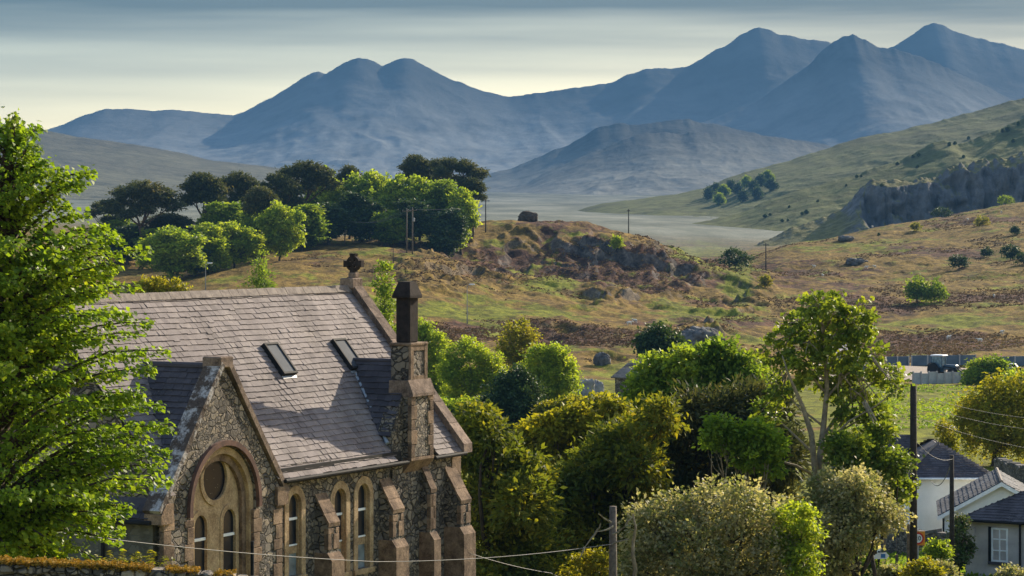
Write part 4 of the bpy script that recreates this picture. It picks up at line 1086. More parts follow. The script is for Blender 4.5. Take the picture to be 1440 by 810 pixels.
# ---- the lime tree in front of the chapel: long layered sprays
def lime_tree():
    rg = np.random.default_rng(12)
    Y0 = 46.0; u0 = -14.0
    m = Y0 / F
    base = np.array([(u0 - 720) * m, Y0, gz((u0 - 720) * m, Y0)])
    root = thing('lime_tree', 'tall bright green leafy tree in front of the chapel transept', 'tree', base)
    pv_ = [160, 172, 200, 230, 250, 275, 300, 330, 360, 400, 440, 470, 495, 520, 545, 590, 630, 670, 700, 730, 760, 800, 850]
    pr_ = [36, 46, 62, 98, 150, 125, 120, 190, 195, 220, 205, 215, 245, 225, 222, 248, 232, 256, 235, 215, 190, 170, 150]
    tips = []
    explicit = [(28,166),(40,178),(75,228),(60,205),(137,243),(125,262),(100,290),(98,240),(140,320),(205,352),(185,338),(170,375),(203,402),(150,410),(190,440),(215,455),(236,492),(200,505),(225,520),(210,547),(238,600),(222,575),
                (240,604),(215,640),(247,673),(225,660),(200,690),(232,640),(190,715),(180,745),(160,770),(165,730),(120,300),(80,330),(160,350),(195,470),(175,600),(205,620)]
    for (u, v) in explicit: tips.append(np.array([(u - 720) * m, Y0 + rg.uniform(-.9, .9), -(v - VH) * m]))
    while len(tips) < 310:
        v = 170 + 650 * rg.random() ** .85; a = rg.random() * 6.283
        r = np.interp(v, pv_, pr_) * m * (.45 + .52 * rg.random())
        tips.append(np.array([base[0] + r * math.cos(a), Y0 + r * math.sin(a), -(v - VH) * m]))
    zt = -(160 - VH) * m
    tm = MB()
    tm.tube([(base[0] - base[0], 0, -.4), (.05, .02, 3), (.0, .05, 6), (.28, 0, zt - base[2] - .5), (.42, 0, zt - base[2])], [.24, .19, .13, .04, .012], 9)
    pts = []; ax = []; cl = []
    for t in tips:
        d = t - np.array([base[0], Y0, t[2]]); r = np.linalg.norm(d); d = d / max(r, 1e-6)
        h0 = max(t[2] - .42 * r - .15, base[2] + 1.0)
        a = np.array([base[0] + (.35 if t[2] > -.3 else 0), Y0, min(h0, zt - .3)])
        n = 7; L_ = []
        for i in range(n):
            f = i / (n - 1)
            L_.append(a + (t - a) * f + np.array([0, 0, 1]) * .16 * r * math.sin(math.pi * f) + rg.normal(0, .015, 3))
        tm.tube([p - base for p in L_], [.035 * (1 - f) + .006 for f in np.linspace(0, 1, n)], 5)
        side = np.array([-d[1], d[0], 0]); rn = rg.random()
        nl = int(60 + 70 * r)
        f = .22 + .78 * rg.random(nl) ** .8
        L_ = np.array(L_); ii = np.clip((f * (n - 1)).astype(int), 0, n - 2); fr = f * (n - 1) - ii
        c = L_[ii] * (1 - fr)[:, None] + L_[ii + 1] * fr[:, None]
        wdt = .34 * (1.12 - f) * min(1, r / 1.6) + .05
        c = c + side * (rg.normal(0, 1, nl) * wdt)[:, None] + np.array([0, 0, 1]) * (rg.normal(-.03, .055, nl))[:, None] + d * (rg.normal(0, .04, nl))[:, None]
        pts.append(c); cl.append(np.clip(rn * .5 + rg.random(nl) ** 1.3 * .6, 0, 1))
        ax.append(d * .7 + side * rg.normal(0, .6, nl)[:, None] + np.array([0, 0, 1]) * rg.normal(-.45, .35, nl)[:, None])
    C = np.concatenate(pts); A = np.concatenate(ax); r_ = np.concatenate(cl)
    n = len(C)
    N = rg.normal(0, 1, (n, 3)) * .42 + np.array([0, 0, .75])
    ln = rg.uniform(.06, .125, n)
    V, Fq = leaf_quads(C, A, N, ln, ln * .78)
    tm.build('trunk', M['bark'], root, True)
    mesh_np('crown', V - base, Fq, L['lime'], root, {'rnd': np.repeat(r_, 4)})
lime_tree()

def gb(u, Y): return G(u, Y)
# ---- conifers and shrubs behind the chapel
def pb(lst, Y, ry=1.0, jit=1.2, seed=0):
    rg = np.random.default_rng(seed + 991)
    return [pxblob(u, v, r, Y, ry, 1.0, rg.uniform(-jit, jit)) for (u, v, r) in lst]
tree('conifer_tree', 'rusty olive conifer just right of the chapel end buttress', 'tree', gb(690, 92),
     pb([(668,592,26),(690,606,28),(662,640,30),(705,655,36),(745,668,30),(690,700,45),(735,710,45),(690,770,48),(745,780,48),(715,830,60)], 92, 1.1, 1.0, 1), 'olive', .24, 1100, 20, .20, 101, aspect=.42, up=.4, flat=.75, along=.5)
tree('conifer_tree', 'spreading rusty conifer in the middle of the tree belt behind the wooden pole', 'tree', gb(830, 97),
     pb([(785,692,34),(832,656,32),(868,622,32),(905,600,28),(930,585,26),(800,710,46),(850,690,50),(895,655,42),(780,770,46),(840,760,50),(890,720,46)], 97, 1.1, 1.2, 2), 'olive', .25, 1300, 20, .21, 102, aspect=.42, up=.4, flat=.75, along=.5)
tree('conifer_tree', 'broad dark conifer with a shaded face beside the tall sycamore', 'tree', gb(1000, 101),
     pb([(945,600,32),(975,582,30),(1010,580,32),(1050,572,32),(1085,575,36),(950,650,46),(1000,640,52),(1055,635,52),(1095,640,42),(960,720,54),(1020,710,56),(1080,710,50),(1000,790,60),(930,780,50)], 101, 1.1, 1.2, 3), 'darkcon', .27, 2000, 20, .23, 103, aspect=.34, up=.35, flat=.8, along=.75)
# the tall pale-trunked sycamore
SY = 96.0
syc = tree('sycamore_tree', 'tall airy sycamore with a pale forked trunk right of the dark conifer', 'tree', gb(1152, SY),
     pb([(1148,428,26),(1175,438,30),(1205,455,28),(1118,462,26),(1150,470,34),(1190,490,36),(1220,500,30),(1095,492,26),(1130,510,34),(1170,530,34),(1215,540,34),(1250,530,22),(1265,545,16),(1100,545,26),(1195,575,26),(1232,580,22),(1080,580,22),(1220,610,22),(1250,640,18)], SY, 1.0, 1.4, 4),
     'syc', .18, 620, 15, .13, 104, 'pale_bark', .16, .8, .5, .5, None, .35,
     trunk_pts=[P(1150, 735, SY), P(1149, 690, SY), P(1152, 650, SY), P(1158, 600, SY + .2), P(1163, 545, SY + .3), P(1160, 490, SY + .2), P(1152, 425, SY)])
mb = MB()
sb = np.array(syc.location)
mb.tube([P(1147, 735, SY - .1) - sb, P(1146, 660, SY - .2) - sb, P(1141, 610, SY - .3) - sb, P(1128, 570, SY - .5) - sb, P(1110, 530, SY - .8) - sb, P(1100, 500, SY - .8) - sb], [.12, .11, .10, .075, .045, .02], 9)
mb.build('side_stem', M['pale_bark'], syc, True)
mb = MB(); mb.tube([P(1143, 668, SY - .2) - sb, P(1120, 655, SY - .8) - sb, P(1095, 648, SY - 1.2) - sb, P(1065, 640, SY - 1.6) - sb], [.05, .045, .035, .015], 7); mb.build('bough', M['pale_bark'], syc, True)
tree('young_tree', 'small light green tree against the dark conifer below the sycamore', 'tree', gb(1060, 93),
     pb([(1010,600,18),(1030,615,22),(1065,610,22),(1050,640,22),(1085,625,20),(1080,655,18),(1000,620,12)], 93, 1.0, .6, 5), 'lime', .17, 240, 22, .16, 105, 'pale_bark', .07, .7)
# pale flowering shrubs in front
tree('flowering_shrub', 'wide pale silvery shrub at the front between the wooden pole and the sycamore', 'shrub', gb(1000, 84),
     pb([(915,740,36),(955,725,36),(1000,712,38),(1045,715,38),(1085,730,34),(930,790,50),(985,775,50),(1040,775,50),(1095,780,40),(1000,840,60),(1080,840,60),(900,800,36)], 84, 1.0, .9, 6), 'pale', .125, 1150, 26, .16, 106, aspect=.7, up=.4, flat=.9, r0=.12)
tree('flowering_shrub', 'tall pale leaved shrub under the sycamore beside the dark pole', 'shrub', gb(1220, 91),
     pb([(1165,692,30),(1200,700,36),(1235,722,26),(1180,745,40),(1215,745,28),(1258,725,16),(1170,790,34),(1225,690,22)], 91, 1.0, .9, 7), 'pale', .135, 620, 26, .17, 107, aspect=.7, up=.4, flat=.9, r0=.12)
tree('leafy_tree', 'mid green leafy tree mass between the sycamore trunk and the thick dark pole', 'tree', gb(1228, 94),
     pb([(1190,632,26),(1222,640,28),(1258,655,22),(1268,685,16),(1240,612,18),(1248,690,26),(1205,662,26)], 94, 1.0, .9, 17), 'syc', .16, 460, 20, .16, 117, aspect=.75, r0=.09, inner=.4)
tree('leafy_shrub', 'fresh green bush between the two pale shrubs', 'shrub', gb(1115, 83),
     pb([(1105,735,20),(1125,725,20),(1135,750,18),(1110,770,24),(1130,790,24),(1120,830,30)], 83, 1.0, .5, 8), 'bright', .13, 260, 24, .14, 108, aspect=.7, r0=.06)
# green trees behind the conifers
tree('broadleaf_tree', 'broad green tree left of the sycamore above the rusty conifers', 'tree', gb(960, 132),
     pb([(985,508,24),(1015,500,22),(1045,515,22),(950,512,24),(920,525,26),(905,552,24),(950,545,34),(1000,540,34),(1050,545,28),(890,588,24),(925,580,34),(980,580,36),(1030,580,34),(1070,530,18)], 132, 1.0, 1.5, 9), 'mid', .24, 1050, 24, .24, 109, aspect=.75)
tree('broadleaf_tree', 'low yellow green tree above the rusty conifers beside the stone barn', 'tree', gb(800, 122),
     pb([(745,612,20),(775,598,22),(805,590,24),(838,580,24),(862,576,18),(760,640,24),(800,625,28),(840,612,26),(870,600,20),(720,625,16)], 122, 1.0, 1.2, 10), 'yellow', .22, 620, 24, .20, 110, aspect=.75)
tree('round_tree', 'dark round tree left of the mossy crag above the broad green tree', 'tree', gb(927, 330),
     pb([(910,482,15),(928,472,14),(945,482,14),(920,492,16),(938,494,14),(927,515,16)], 330, 1.0, 1.5, 11), 'dark', .40, 420, 22, .42, 111, aspect=.8)
# bright row along the lane
ROWT = [('bright spring tree right beside the chapel chimney', 605, 300, [(597,463,12),(612,482,15),(602,502,16),(622,510,15),(604,528,16),(590,480,12),(615,545,16),(598,555,15),(632,535,14)], 'bright', 380),
        ('wide lime green tree second along the lane from the chimney', 662, 290, [(640,497,14),(658,490,13),(676,500,16),(692,513,15),(648,522,17),(672,530,17),(700,533,14),(630,520,14),(640,550,17),(670,556,18),(698,552,14)], 'bright', 480),
        ('thin sparse olive tree rising behind the lime green lane trees', 727, 320, [(735,456,9),(720,466,12),(742,474,13),(712,486,12),(728,494,14),(748,494,10),(735,512,14),(716,510,13)], 'yellow', 200),
        ('pale green rounded tree at the right end of the lane trees', 775, 285, [(760,504,17),(782,502,17),(798,518,13),(756,530,18),(778,532,18),(803,538,10),(742,520,14),(765,552,17),(788,556,15),(745,548,14)], 'bright', 480),
        ('dark bluish green tree in front of the lane trees', 725, 262, [(715,540,16),(732,532,14),(745,550,14),(705,558,17),(728,566,20),(752,578,14),(700,585,16),(730,592,18),(690,570,14)], 'dark', 460),
        ('low lime green scrub at the lane left of the dark bluish tree', 645, 268, [(625,572,13),(650,578,14),(672,575,13),(640,592,15),(668,594,14)], 'bright', 260),
        ('low olive scrub below the pale green rounded tree', 785, 258, [(768,578,11),(790,574,10),(806,566,8),(780,592,12)], 'yellow', 160)]
for i, (lab, u, Y, bl, mat, n) in enumerate(ROWT):
    tree('lane_tree', lab, 'tree', gb(u, Y), pb([(a_, b_, c_ * 1.12) for a_, b_, c_ in bl], Y, 1.0, 1.2, 20 + i), mat, .29, int(n * 1.5), 22, .32, 120 + i, aspect=.7, r0=.12, inner=.35, group='trees along the lane', bark='pale_bark')
# saplings behind the chapel roof
tree('sapling', 'slender dark green sapling behind the chapel gable cross', 'tree', gb(541, 210), pb([(541,378,8),(538,400,12),(546,425,14),(536,445,15),(548,470,16)], 210, 1, .5, 30), 'mid', .28, 130, 18, .26, 130, r0=.07)
tree('young_conifer', 'small feathery conifer just above the chapel ridge', 'tree', gb(366, 330), pb([(366,358,4),(366,372,9),(362,388,14),(372,392,13),(366,406,17)], 330, 1, .3, 31), 'mid', .42, 110, 16, .36, 131, aspect=.35, along=.8, r0=.08)
tree('bush', 'yellow green bush showing over the left end of the chapel ridge', 'shrub', gb(228, 200), pb([(205,404,11),(225,400,11),(245,404,11),(258,410,9),(228,418,16)], 200, 1, .4, 32), 'yellow', .24, 150, 20, .22, 132, r0=.06)
# weeping tree, round bushes by the yard
tree('weeping_tree', 'drooping yellow green tree at the right edge behind the white house', 'tree', gb(1395, 190),
     pb([(1375,570,20),(1405,556,22),(1432,552,20),(1460,565,26),(1360,595,18),(1392,596,26),(1428,592,26),(1370,620,16),(1400,630,18),(1440,622,22),(1352,580,12)], 190, 1.0, 1.2, 33), 'yellow', .30, 620, 24, .26, 133, aspect=.4, up=.2, flat=1.6, along=.25)
tree('round_bush', 'rounded grey green bush beside the tractor yard', 'shrub', gb(1388, 392), pb([(1375,522,16),(1395,516,15),(1412,524,14),(1368,534,14),(1390,534,20),(1415,538,16)], 392, 1.0, 1.2, 34), 'mid', .48, 380, 22, .45, 134, r0=.12)
tree('bush', 'loose green bush behind the rounded bush at the right edge', 'shrub', gb(1432, 372), pb([(1425,540,14),(1440,536,15),(1455,545,16)], 372, 1.0, 1, 35), 'bright', .45, 150, 22, .42, 135, r0=.1)
tree('young_tree', 'thin young tree beside the white house ridge', 'tree', gb(1330, 165), pb([(1326,602,10),(1335,612,11),(1328,626,12),(1340,640,12)], 165, 1, .5, 36), 'yellow', .24, 90, 18, .2, 136, r0=.05)
tree('rose_bush', 'pink blossoming bush at the corner of the grey cottage', 'shrub', gb(1350, 114), pb([(1352,735,10),(1348,752,12),(1356,770,13),(1345,785,14)], 114, 1, .4, 37), 'rose', .14, 160, 22, .13, 137, r0=.05)
for i, (u, v, r, Y, mt, lab) in enumerate([(1222,800,24,100,'mid','low green shrub below the white finger sign'), (1300,805,22,97,'yellow','yellow green weeds at the foot of the dark pole'), (1250,812,20,98,'pale','pale hedge shrub at the bottom between sign and pole'),
        (1325,806,18,101,'pale','straggly pale shrub between the two dark poles'), (1425,812,20,104,'pale','pale shrub in front of the grey cottage window'), (1210,775,14,104,'yellow','bright yellow green weed clump left of the finger sign'), (1320,775,16,112,'bright','bright green garden shrub under the orange speed sign'),
        (835,800,34,90,'yellow','low yellow green bush at the foot of the wooden pole')]):
    tree('garden_shrub', lab, 'shrub', gb(u, Y), pb([(u - r * .5, v, r * .7), (u + r * .5, v + 3, r * .7), (u, v - r * .3, r * .6)], Y, 1, .3, 40 + i), mt, .13, 110, 22, .12, 140 + i, r0=.04)

# ---- the wood on the left: pines over broadleaves, each copied from a few grown ones
def pine_proto(seed, kind):
    rg = np.random.default_rng(seed)
    H = 18.0
    bl = []
    tops = {0: [(-2.8,15.2,2.6),(0,16.4,3.0),(3.0,15.4,2.6),(-4.6,13.0,2.0),(4.7,13.2,2.2),(1.0,13.0,2.4),(-1.8,11.8,2.0)],
            1: [(0,16.6,2.2),(-1.9,15.0,2.2),(2.1,15.2,2.3),(0.3,13.4,2.4),(-3.0,12.6,1.6),(3.3,12.2,1.7)],
            2: [(-1.5,16.4,2.4),(1.9,15.6,2.6),(4.6,14.0,2.2),(-4.0,14.4,1.9),(0.8,12.4,2.0),(5.6,11.2,1.3),(3.4,9.8,1.4)]}[kind]
    for x, z, r_ in tops: bl.append((x, rg.uniform(-2, 2), z, r_, r_ * 1.05, r_ * .62))
    root = tree('pine_tree', 'pine', 'tree', (0, 0, 0), bl, 'pine', .75, 380, 24, .55, seed, 'pine_bark', .38, .35, .5, .5, 'dark pines of the wood', .35, .62)
    return root
def leaf_proto(seed, mat, kind):
    rg = np.random.default_rng(seed)
    bl = []
    shape = {0: [(0,11,2.6),(-2.2,8.6,2.6),(2.3,8.8,2.7),(0,7,3.2),(-2.8,5.4,2.4),(2.8,5.2,2.5),(0,4,2.8)], 1: [(0,11.4,2.2),(-1.4,9.6,2.4),(1.6,9.2,2.4),(-1.7,6.6,2.7),(1.9,6.2,2.7),(0,3.8,2.9)], 2: [(-2.4,9.6,2.7),(1.0,10.8,2.6),(3.6,9.2,2.4),(-4.0,6.8,2.4),(0,7.2,3.2),(3.8,6.2,2.8),(-2.4,4,2.7),(2,3.8,2.8)]}[kind]
    for x, z, r_ in shape:
        bl.append((x, rg.uniform(-1.5, 1.5), z, r_, r_, r_ * .95))
        for _ in range(2):
            a_ = rg.random() * 6.28; bl.append((x + r_ * .8 * math.cos(a_), r_ * .8 * math.sin(a_), z + r_ * rg.uniform(-.3, .7), r_ * .45, r_ * .45, r_ * .42))
    return tree('broadleaf_tree', 'tree', 'tree', (0, 0, 0), bl, mat, .62, 620, 20, .48, seed, 'bark', .25, .75, .6, .6, 'broadleaf trees of the wood', .5, .4)
pines = [pine_proto(201 + k, k) for k in range(3)]
decid = {m_: [leaf_proto(210 + 7 * i + k, m_, k) for k in range(2 + (m_ == 'bright'))] for i, m_ in enumerate(('bright', 'mid', 'dark'))}
used = set()
def place(proto, lab, u, vt, vb, w, Y, w0, h0, rot=0.0, group=None, name=None):
    """stand a copy of a grown tree at pixel column u: top row vt, width w pixels"""
    o = proto if proto.name not in used else copy_tree(proto)
    used.add(proto.name); used.add(o.name)
    b = G(u, Y); ht = -(vt - VH) / F * Y - b[2]
    o.location = b; sz = ht / h0; sx = (w * Y / F) / w0
    o.scale = (sx, sx, sz); o.rotation_euler = (0, 0, rot)
    o['label'] = lab
    if group: o['group'] = group
    return o
PN = [(198,255,98,640,0,'leftmost big umbrella pine of the wood behind the lime tree'), (150,283,62,655,2,'low pine at the far left edge of the wood'), (284,243,62,650,1,'pine with an open crown, third from the left of the wood'), (333,242,62,660,0,'flat topped pine left of the wood middle beside the open crowned pine'),
      (366,262,50,630,1,'small dark pine below the tall central pines'), (392,243,60,665,2,'leaning dark pine just left of the tallest pine'), (428,227,84,672,0,'tallest and widest pine in the middle of the wood'), (491,233,40,700,1,'thin pine poking up alone between the two halves of the wood'),
      (584,218,46,712,1,'left one of the dark pines standing over the right half of the wood'), (612,224,46,716,0,'middle one of the dark pines standing over the right half of the wood'), (642,221,70,706,2,'ragged pine with a drooping right side at the right end of the wood'), (664,250,36,700,1,'short pine lowest at the right end of the wood'), (236,300,70,648,1,'dark low pine under the leftmost umbrella pine')]
for i, (u, vt, w, Y, k, lab) in enumerate(PN): place(pines[k], lab, u, vt, 0, w, Y, (11.5, 9.0, 12.0)[k], (18.2, 18.0, 18.0)[k], .3 * math.sin(i * 2.1))
DC = [(242,318,80,596,'bright',0,'large yellow green tree at the left front of the wood'), (292,316,58,604,'bright',1,'bright green narrow tree second at the wood front'), (330,312,64,610,'bright',2,'bright green wide tree third at the wood front'), (360,296,56,630,'mid',0,'mid green tree behind the wood front, left of the brightest tree'),
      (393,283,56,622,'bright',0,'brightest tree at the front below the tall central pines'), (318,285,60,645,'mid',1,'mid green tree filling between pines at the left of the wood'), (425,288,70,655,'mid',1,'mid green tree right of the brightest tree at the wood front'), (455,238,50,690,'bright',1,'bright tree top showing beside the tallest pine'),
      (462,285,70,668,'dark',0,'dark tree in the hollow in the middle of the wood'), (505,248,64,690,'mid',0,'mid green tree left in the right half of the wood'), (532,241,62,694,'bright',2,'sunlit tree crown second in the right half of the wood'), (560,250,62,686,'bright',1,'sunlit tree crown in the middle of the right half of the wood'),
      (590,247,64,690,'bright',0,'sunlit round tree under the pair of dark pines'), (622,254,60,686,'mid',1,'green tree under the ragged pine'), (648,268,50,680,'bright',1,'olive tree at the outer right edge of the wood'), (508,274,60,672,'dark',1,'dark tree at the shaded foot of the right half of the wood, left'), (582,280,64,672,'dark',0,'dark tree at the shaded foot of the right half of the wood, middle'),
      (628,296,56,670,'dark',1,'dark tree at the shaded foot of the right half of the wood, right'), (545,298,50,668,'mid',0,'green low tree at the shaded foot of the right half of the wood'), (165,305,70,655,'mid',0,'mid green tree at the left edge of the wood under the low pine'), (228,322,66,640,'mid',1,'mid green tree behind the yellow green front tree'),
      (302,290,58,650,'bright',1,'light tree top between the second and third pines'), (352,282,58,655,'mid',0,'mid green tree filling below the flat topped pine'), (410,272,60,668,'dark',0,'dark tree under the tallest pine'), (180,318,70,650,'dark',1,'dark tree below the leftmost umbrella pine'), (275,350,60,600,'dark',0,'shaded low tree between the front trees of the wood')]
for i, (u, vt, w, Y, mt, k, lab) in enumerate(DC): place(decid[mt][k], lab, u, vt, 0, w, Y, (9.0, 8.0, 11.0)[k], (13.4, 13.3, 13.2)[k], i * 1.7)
# single small trees and bushes out on the moor
def moor_bush(name, lab, u, vb, w, h, mt, y0=430, y1=1150, pt=None):
    b = hit(u, vb, y0, y1) if pt is None else np.array(pt)
    k = b[1] / F
    W_, H_ = w * k / 2, h * k
    bl = [(b[0], b[1], b[2] + H_ * .6, W_ * .75, W_ * .7, H_ * .42), (b[0] - W_ * .45, b[1] + .2, b[2] + H_ * .45, W_ * .55, W_ * .55, H_ * .36), (b[0] + W_ * .45, b[1] - .2, b[2] + H_ * .42, W_ * .55, W_ * .55, H_ * .36)]
    rg = abs(hash((u, vb))) % 9999
    return tree(name, lab, 'tree' if 'tree' in name else 'shrub', b, bl, mt, max(.12 * H_, .35), 120, 14, max(.10 * H_, .3), rg, r0=max(.03 * H_, .05), aspect=.7, group='scattered moor bushes')
MB_ = [('small_tree','small bright tree right of the pole pair by the wood',641,340,20,34,'bright'),('small_tree','tiny bright green tree alone on the face of the knoll',867,358,18,19,'bright'),('dark_bush','dark glossy bush at the right shoulder of the knoll',1034,378,48,28,'dark'),
       ('willow_tree','left one of the green willow pair on the moor',1290,425,34,34,'mid'),('willow_tree','right one of the green willow pair on the moor',1314,425,34,30,'mid'),('dark_bush','dark bush on the moor left of the thorn trees',1349,378,28,20,'dark'),
       ('thorn_tree','round thorn tree on the moor near the right edge',1421,366,26,22,'dark'),('dark_bush','low dark bush cut by the right edge of the moor',1440,372,24,16,'dark'),('dark_bush','small dark bush between the thorn tree and the larger moor bush',1388,362,16,14,'dark'),
       ('small_bush','yellow green bush high on the moor below the cliff',1381,318,22,14,'yellow'),('small_bush','thin green bush left on the upper moor',1288,325,16,12,'yellow'),('dark_bush','dark bush at the foot of the pale cliff',1324,298,30,14,'dark'),('dark_bush','grey green bush at the cliff foot near the right edge',1414,288,26,13,'mid'),
       ('small_bush','tiny thorn bush on the upper moor near the right edge',1427,330,12,12,'dark'),('small_bush','small bush at the knoll right foot',1076,405,18,18,'yellow')]
for a in MB_: moor_bush(*a)

# ------------------------------------------------------------------ boulders, moss wall, tussocks
def boulder(lab, u, vb, w, h, mat, seed, Y=None, group='boulders on the moor', sink=.25):
    rg = np.random.default_rng(seed)
    b = hit(u, vb, 200 if vb > 500 else 380) if Y is None else G(u, Y)
    k = b[1] / F; W_, H_ = w * k / 2, h * k
    n1, n2 = 44, 26
    V = []; th = np.linspace(0, 2*math.pi, n1, endpoint=False)
    for j in range(n2):
        ph = -math.pi/2 + math.pi * j / (n2 - 1)
        for t in th:
            d = np.array([math.cos(t)*math.cos(ph), math.sin(t)*math.cos(ph), math.sin(ph)])
            V.append(d)
    V = np.array(V)
    r = 1 + .35 * fbm(V[:,0]*1.6 + seed, V[:,1]*1.6 + V[:,2]*1.1, 4, seed) + .18 * fbm(V[:,0]*5 + V[:,2]*4, V[:,1]*5 - V[:,2]*3, 3, seed+3)
    r = r + .22 * (ridged(V[:,0]*2.2 + V[:,2]*1.5 + seed, V[:,1]*2.2 - V[:,2]*2.0, 4, seed + 9) - .4)
    V = np.sign(V) * np.abs(V) ** .8 * r[:, None]
    V = V * np.array([W_, W_ * .9, H_ * (.5 + sink)]) + np.array([0, 0, H_ * (.5 - sink)])
    idx = np.arange(n1*n2).reshape(n2, n1); nx_ = np.roll(idx, -1, 1)
    Fq = np.stack([idx[:-1], nx_[:-1], nx_[1:], idx[1:]], -1).reshape(-1, 4)
    o = mesh_np('boulder', V, Fq, mat)
    o.location = b; o.rotation_euler = (0, 0, rg.random() * .5)
    tag(o, lab, 'rock', group)
    return o
for i, a in enumerate([('pale rounded boulder left of a pair at the lane end',824,556,22,22,M['pale_rock']),('pale boulder right one of a pair at the lane end',840,553,17,17,M['pale_rock']),('grey boulder above the lane beside the stone barn',848,514,22,15,M['rock']),
    ('dark rock knob on the skyline left of the knoll top',741,310,28,12,M['dark_rock']),('broad lichened crag behind the dark round tree',985,488,60,26,M['rock']),
('low rock slab on the moor in front of the sheep',1205,372,26,8,M['rock']),('dark rock on the upper moor',1190,338,22,6,M['rock'])]):
    boulder(*a, seed=300 + i)
boulder('pale wet rock in the field behind the white house', 1332, 593, 26, 12, M['pale_rock'], 333, Y=228)

def scatter(name, mat, n, keep, size, seed, ymin, ymax, urange=(-60, 1500), blades=5):
    rg = np.random.default_rng(seed)
    Y = ymin * (ymax / ymin) ** rg.random(n); u = rg.uniform(*urange, n)
    X = (u - 720) / F * Y; z = Zt(X, Y)
    v = VH - F * base_z(X, Y) / Y
    k = keep(u, v, X, Y, rg)
    X, Y, z = X[k], Y[k], z[k]; m = len(X)
    pts = np.stack([X, Y, z], -1); s_ = np.repeat(size(rg, m), blades)
    c = np.repeat(pts, blades, 0); nn_ = m * blades
    A = rg.normal(0, 1, (nn_, 3)) * np.array([.9, .9, .25]) + np.array([0, 0, .55]); A = unit(A)
    C = c + A * s_[:, None] * .45 + rg.normal(0, 1, (nn_, 3)) * (s_ * .35)[:, None] * np.array([1, 1, .05])
    N = rg.normal(0, 1, (nn_, 3))
    V, Fq = leaf_quads(C, A, N, s_, s_ * .75)
    clump = fbm(X / 30, Y / 40, 3, seed) * .9 + .5
    r_ = np.clip(np.repeat(np.clip(clump, 0, 1), blades) * .6 + rg.random(nn_) * .4, 0, 1)
    return struct(mesh_np(name, V, Fq, mat, None, {'rnd': np.repeat(r_, 4)}), 'stuff')
def keep_heath(u, v, X, Y, rg):
    h = zone(u, v, HEATH); g = zone(u, v, GREEN)
    q_ = fbm(X / 25, Y / 45, 4, 71) + .5 * fbm(X / 7, Y / 12, 3, 72)
    return (h * 1.3 + q_ * 1.1 - g * .8 + rg.random(len(u)) * .3) > .62
scatter('heather', L['heath'], 150000, keep_heath, lambda rg, m: rg.uniform(.15, .45, m), 401, 430, 1050)
def keep_grass(u, v, X, Y, rg): return fbm(X / 12, Y / 18, 3, 75) + rg.random(len(u)) * .5 > .1
scatter('rough_grass', L['mid'], 16000, lambda u, v, X, Y, rg: keep_grass(u, v, X, Y, rg) & ((Y > 236) | (Y < 128)), lambda rg, m: rg.uniform(.12, .34, m), 402, 100, 400, (1180, 1480), 4)

# ---- foreground wall with its moss top
Yw = 41.0
def wallpt(u, v): return P(u, v, Yw)
wp = [(-120, 786), (0, 789), (60, 790), (110, 793), (170, 797), (230, 799), (280, 803), (330, 806), (380, 812), (440, 822)]
a = wallpt(*wp[0])
fw = thing('stone_wall', 'old garden wall with rusty moss along its top at the bottom left corner', 'wall', (a[0], Yw, a[2] - 1.2))
o_ = np.array(fw.location)
mb = MB()
for i in range(len(wp) - 1):
    p0, p1 = wallpt(*wp[i]), wallpt(*wp[i+1])
    n = 3
    for k in range(n):
        x0 = p0[0] + (p1[0]-p0[0])*k/n; x1 = p0[0] + (p1[0]-p0[0])*(k+1)/n; z = p0[2] + (p1[2]-p0[2])*(k+.5)/n + random.uniform(-.03, .015)
        mb.box(x0 - o_[0], x1 - o_[0] - .012, -.02 + random.uniform(-.02, .02), .42, z - .16 - o_[2], z - o_[2] - .03, random.random(), .02)
    mb.prism([p0 - o_ - np.array([0, -.03, .15]), p1 - o_ - np.array([0, -.03, .15]), np.array([p1[0], Yw + .03, a[2] - 1.4]) - o_, np.array([p0[0], Yw + .03, a[2] - 1.4]) - o_], (0, .34, 0))
mb.build('wall', M['rubble'], fw)
rg = np.random.default_rng(55)
n = 16000
u_ = rg.uniform(-110, 330, n); u_ = u_[(fbm(u_ / 22, u_ * 0, 3, 5) > -.32) & (rg.random(n) > np.clip((u_ - 230) / 110, 0, 1))]; n = len(u_)
zt_ = np.interp(u_, [p[0] for p in wp], [wallpt(*p)[2] for p in wp])
C = np.stack([(u_ - 720) / F * Yw, Yw + rg.uniform(-.05, .40, n), zt_ + rg.normal(0, .018, n) + .035 * fbm(u_ / 7, u_ * 0 + 1, 3, 9) - .02], -1) - o_
V, Fq = leaf_quads(C, rg.normal(0, 1, (n, 3)) * np.array([1, 1, .5]), rg.normal(0, .6, (n, 3)) + np.array([0, 0, .5]), rg.uniform(.03, .07, n), rg.uniform(.02, .045, n))
mo = mesh_np('moss', V, Fq, L['moss'], fw, {'rnd': np.repeat(rg.random(n), 4)}); mo['kind'] = 'stuff'
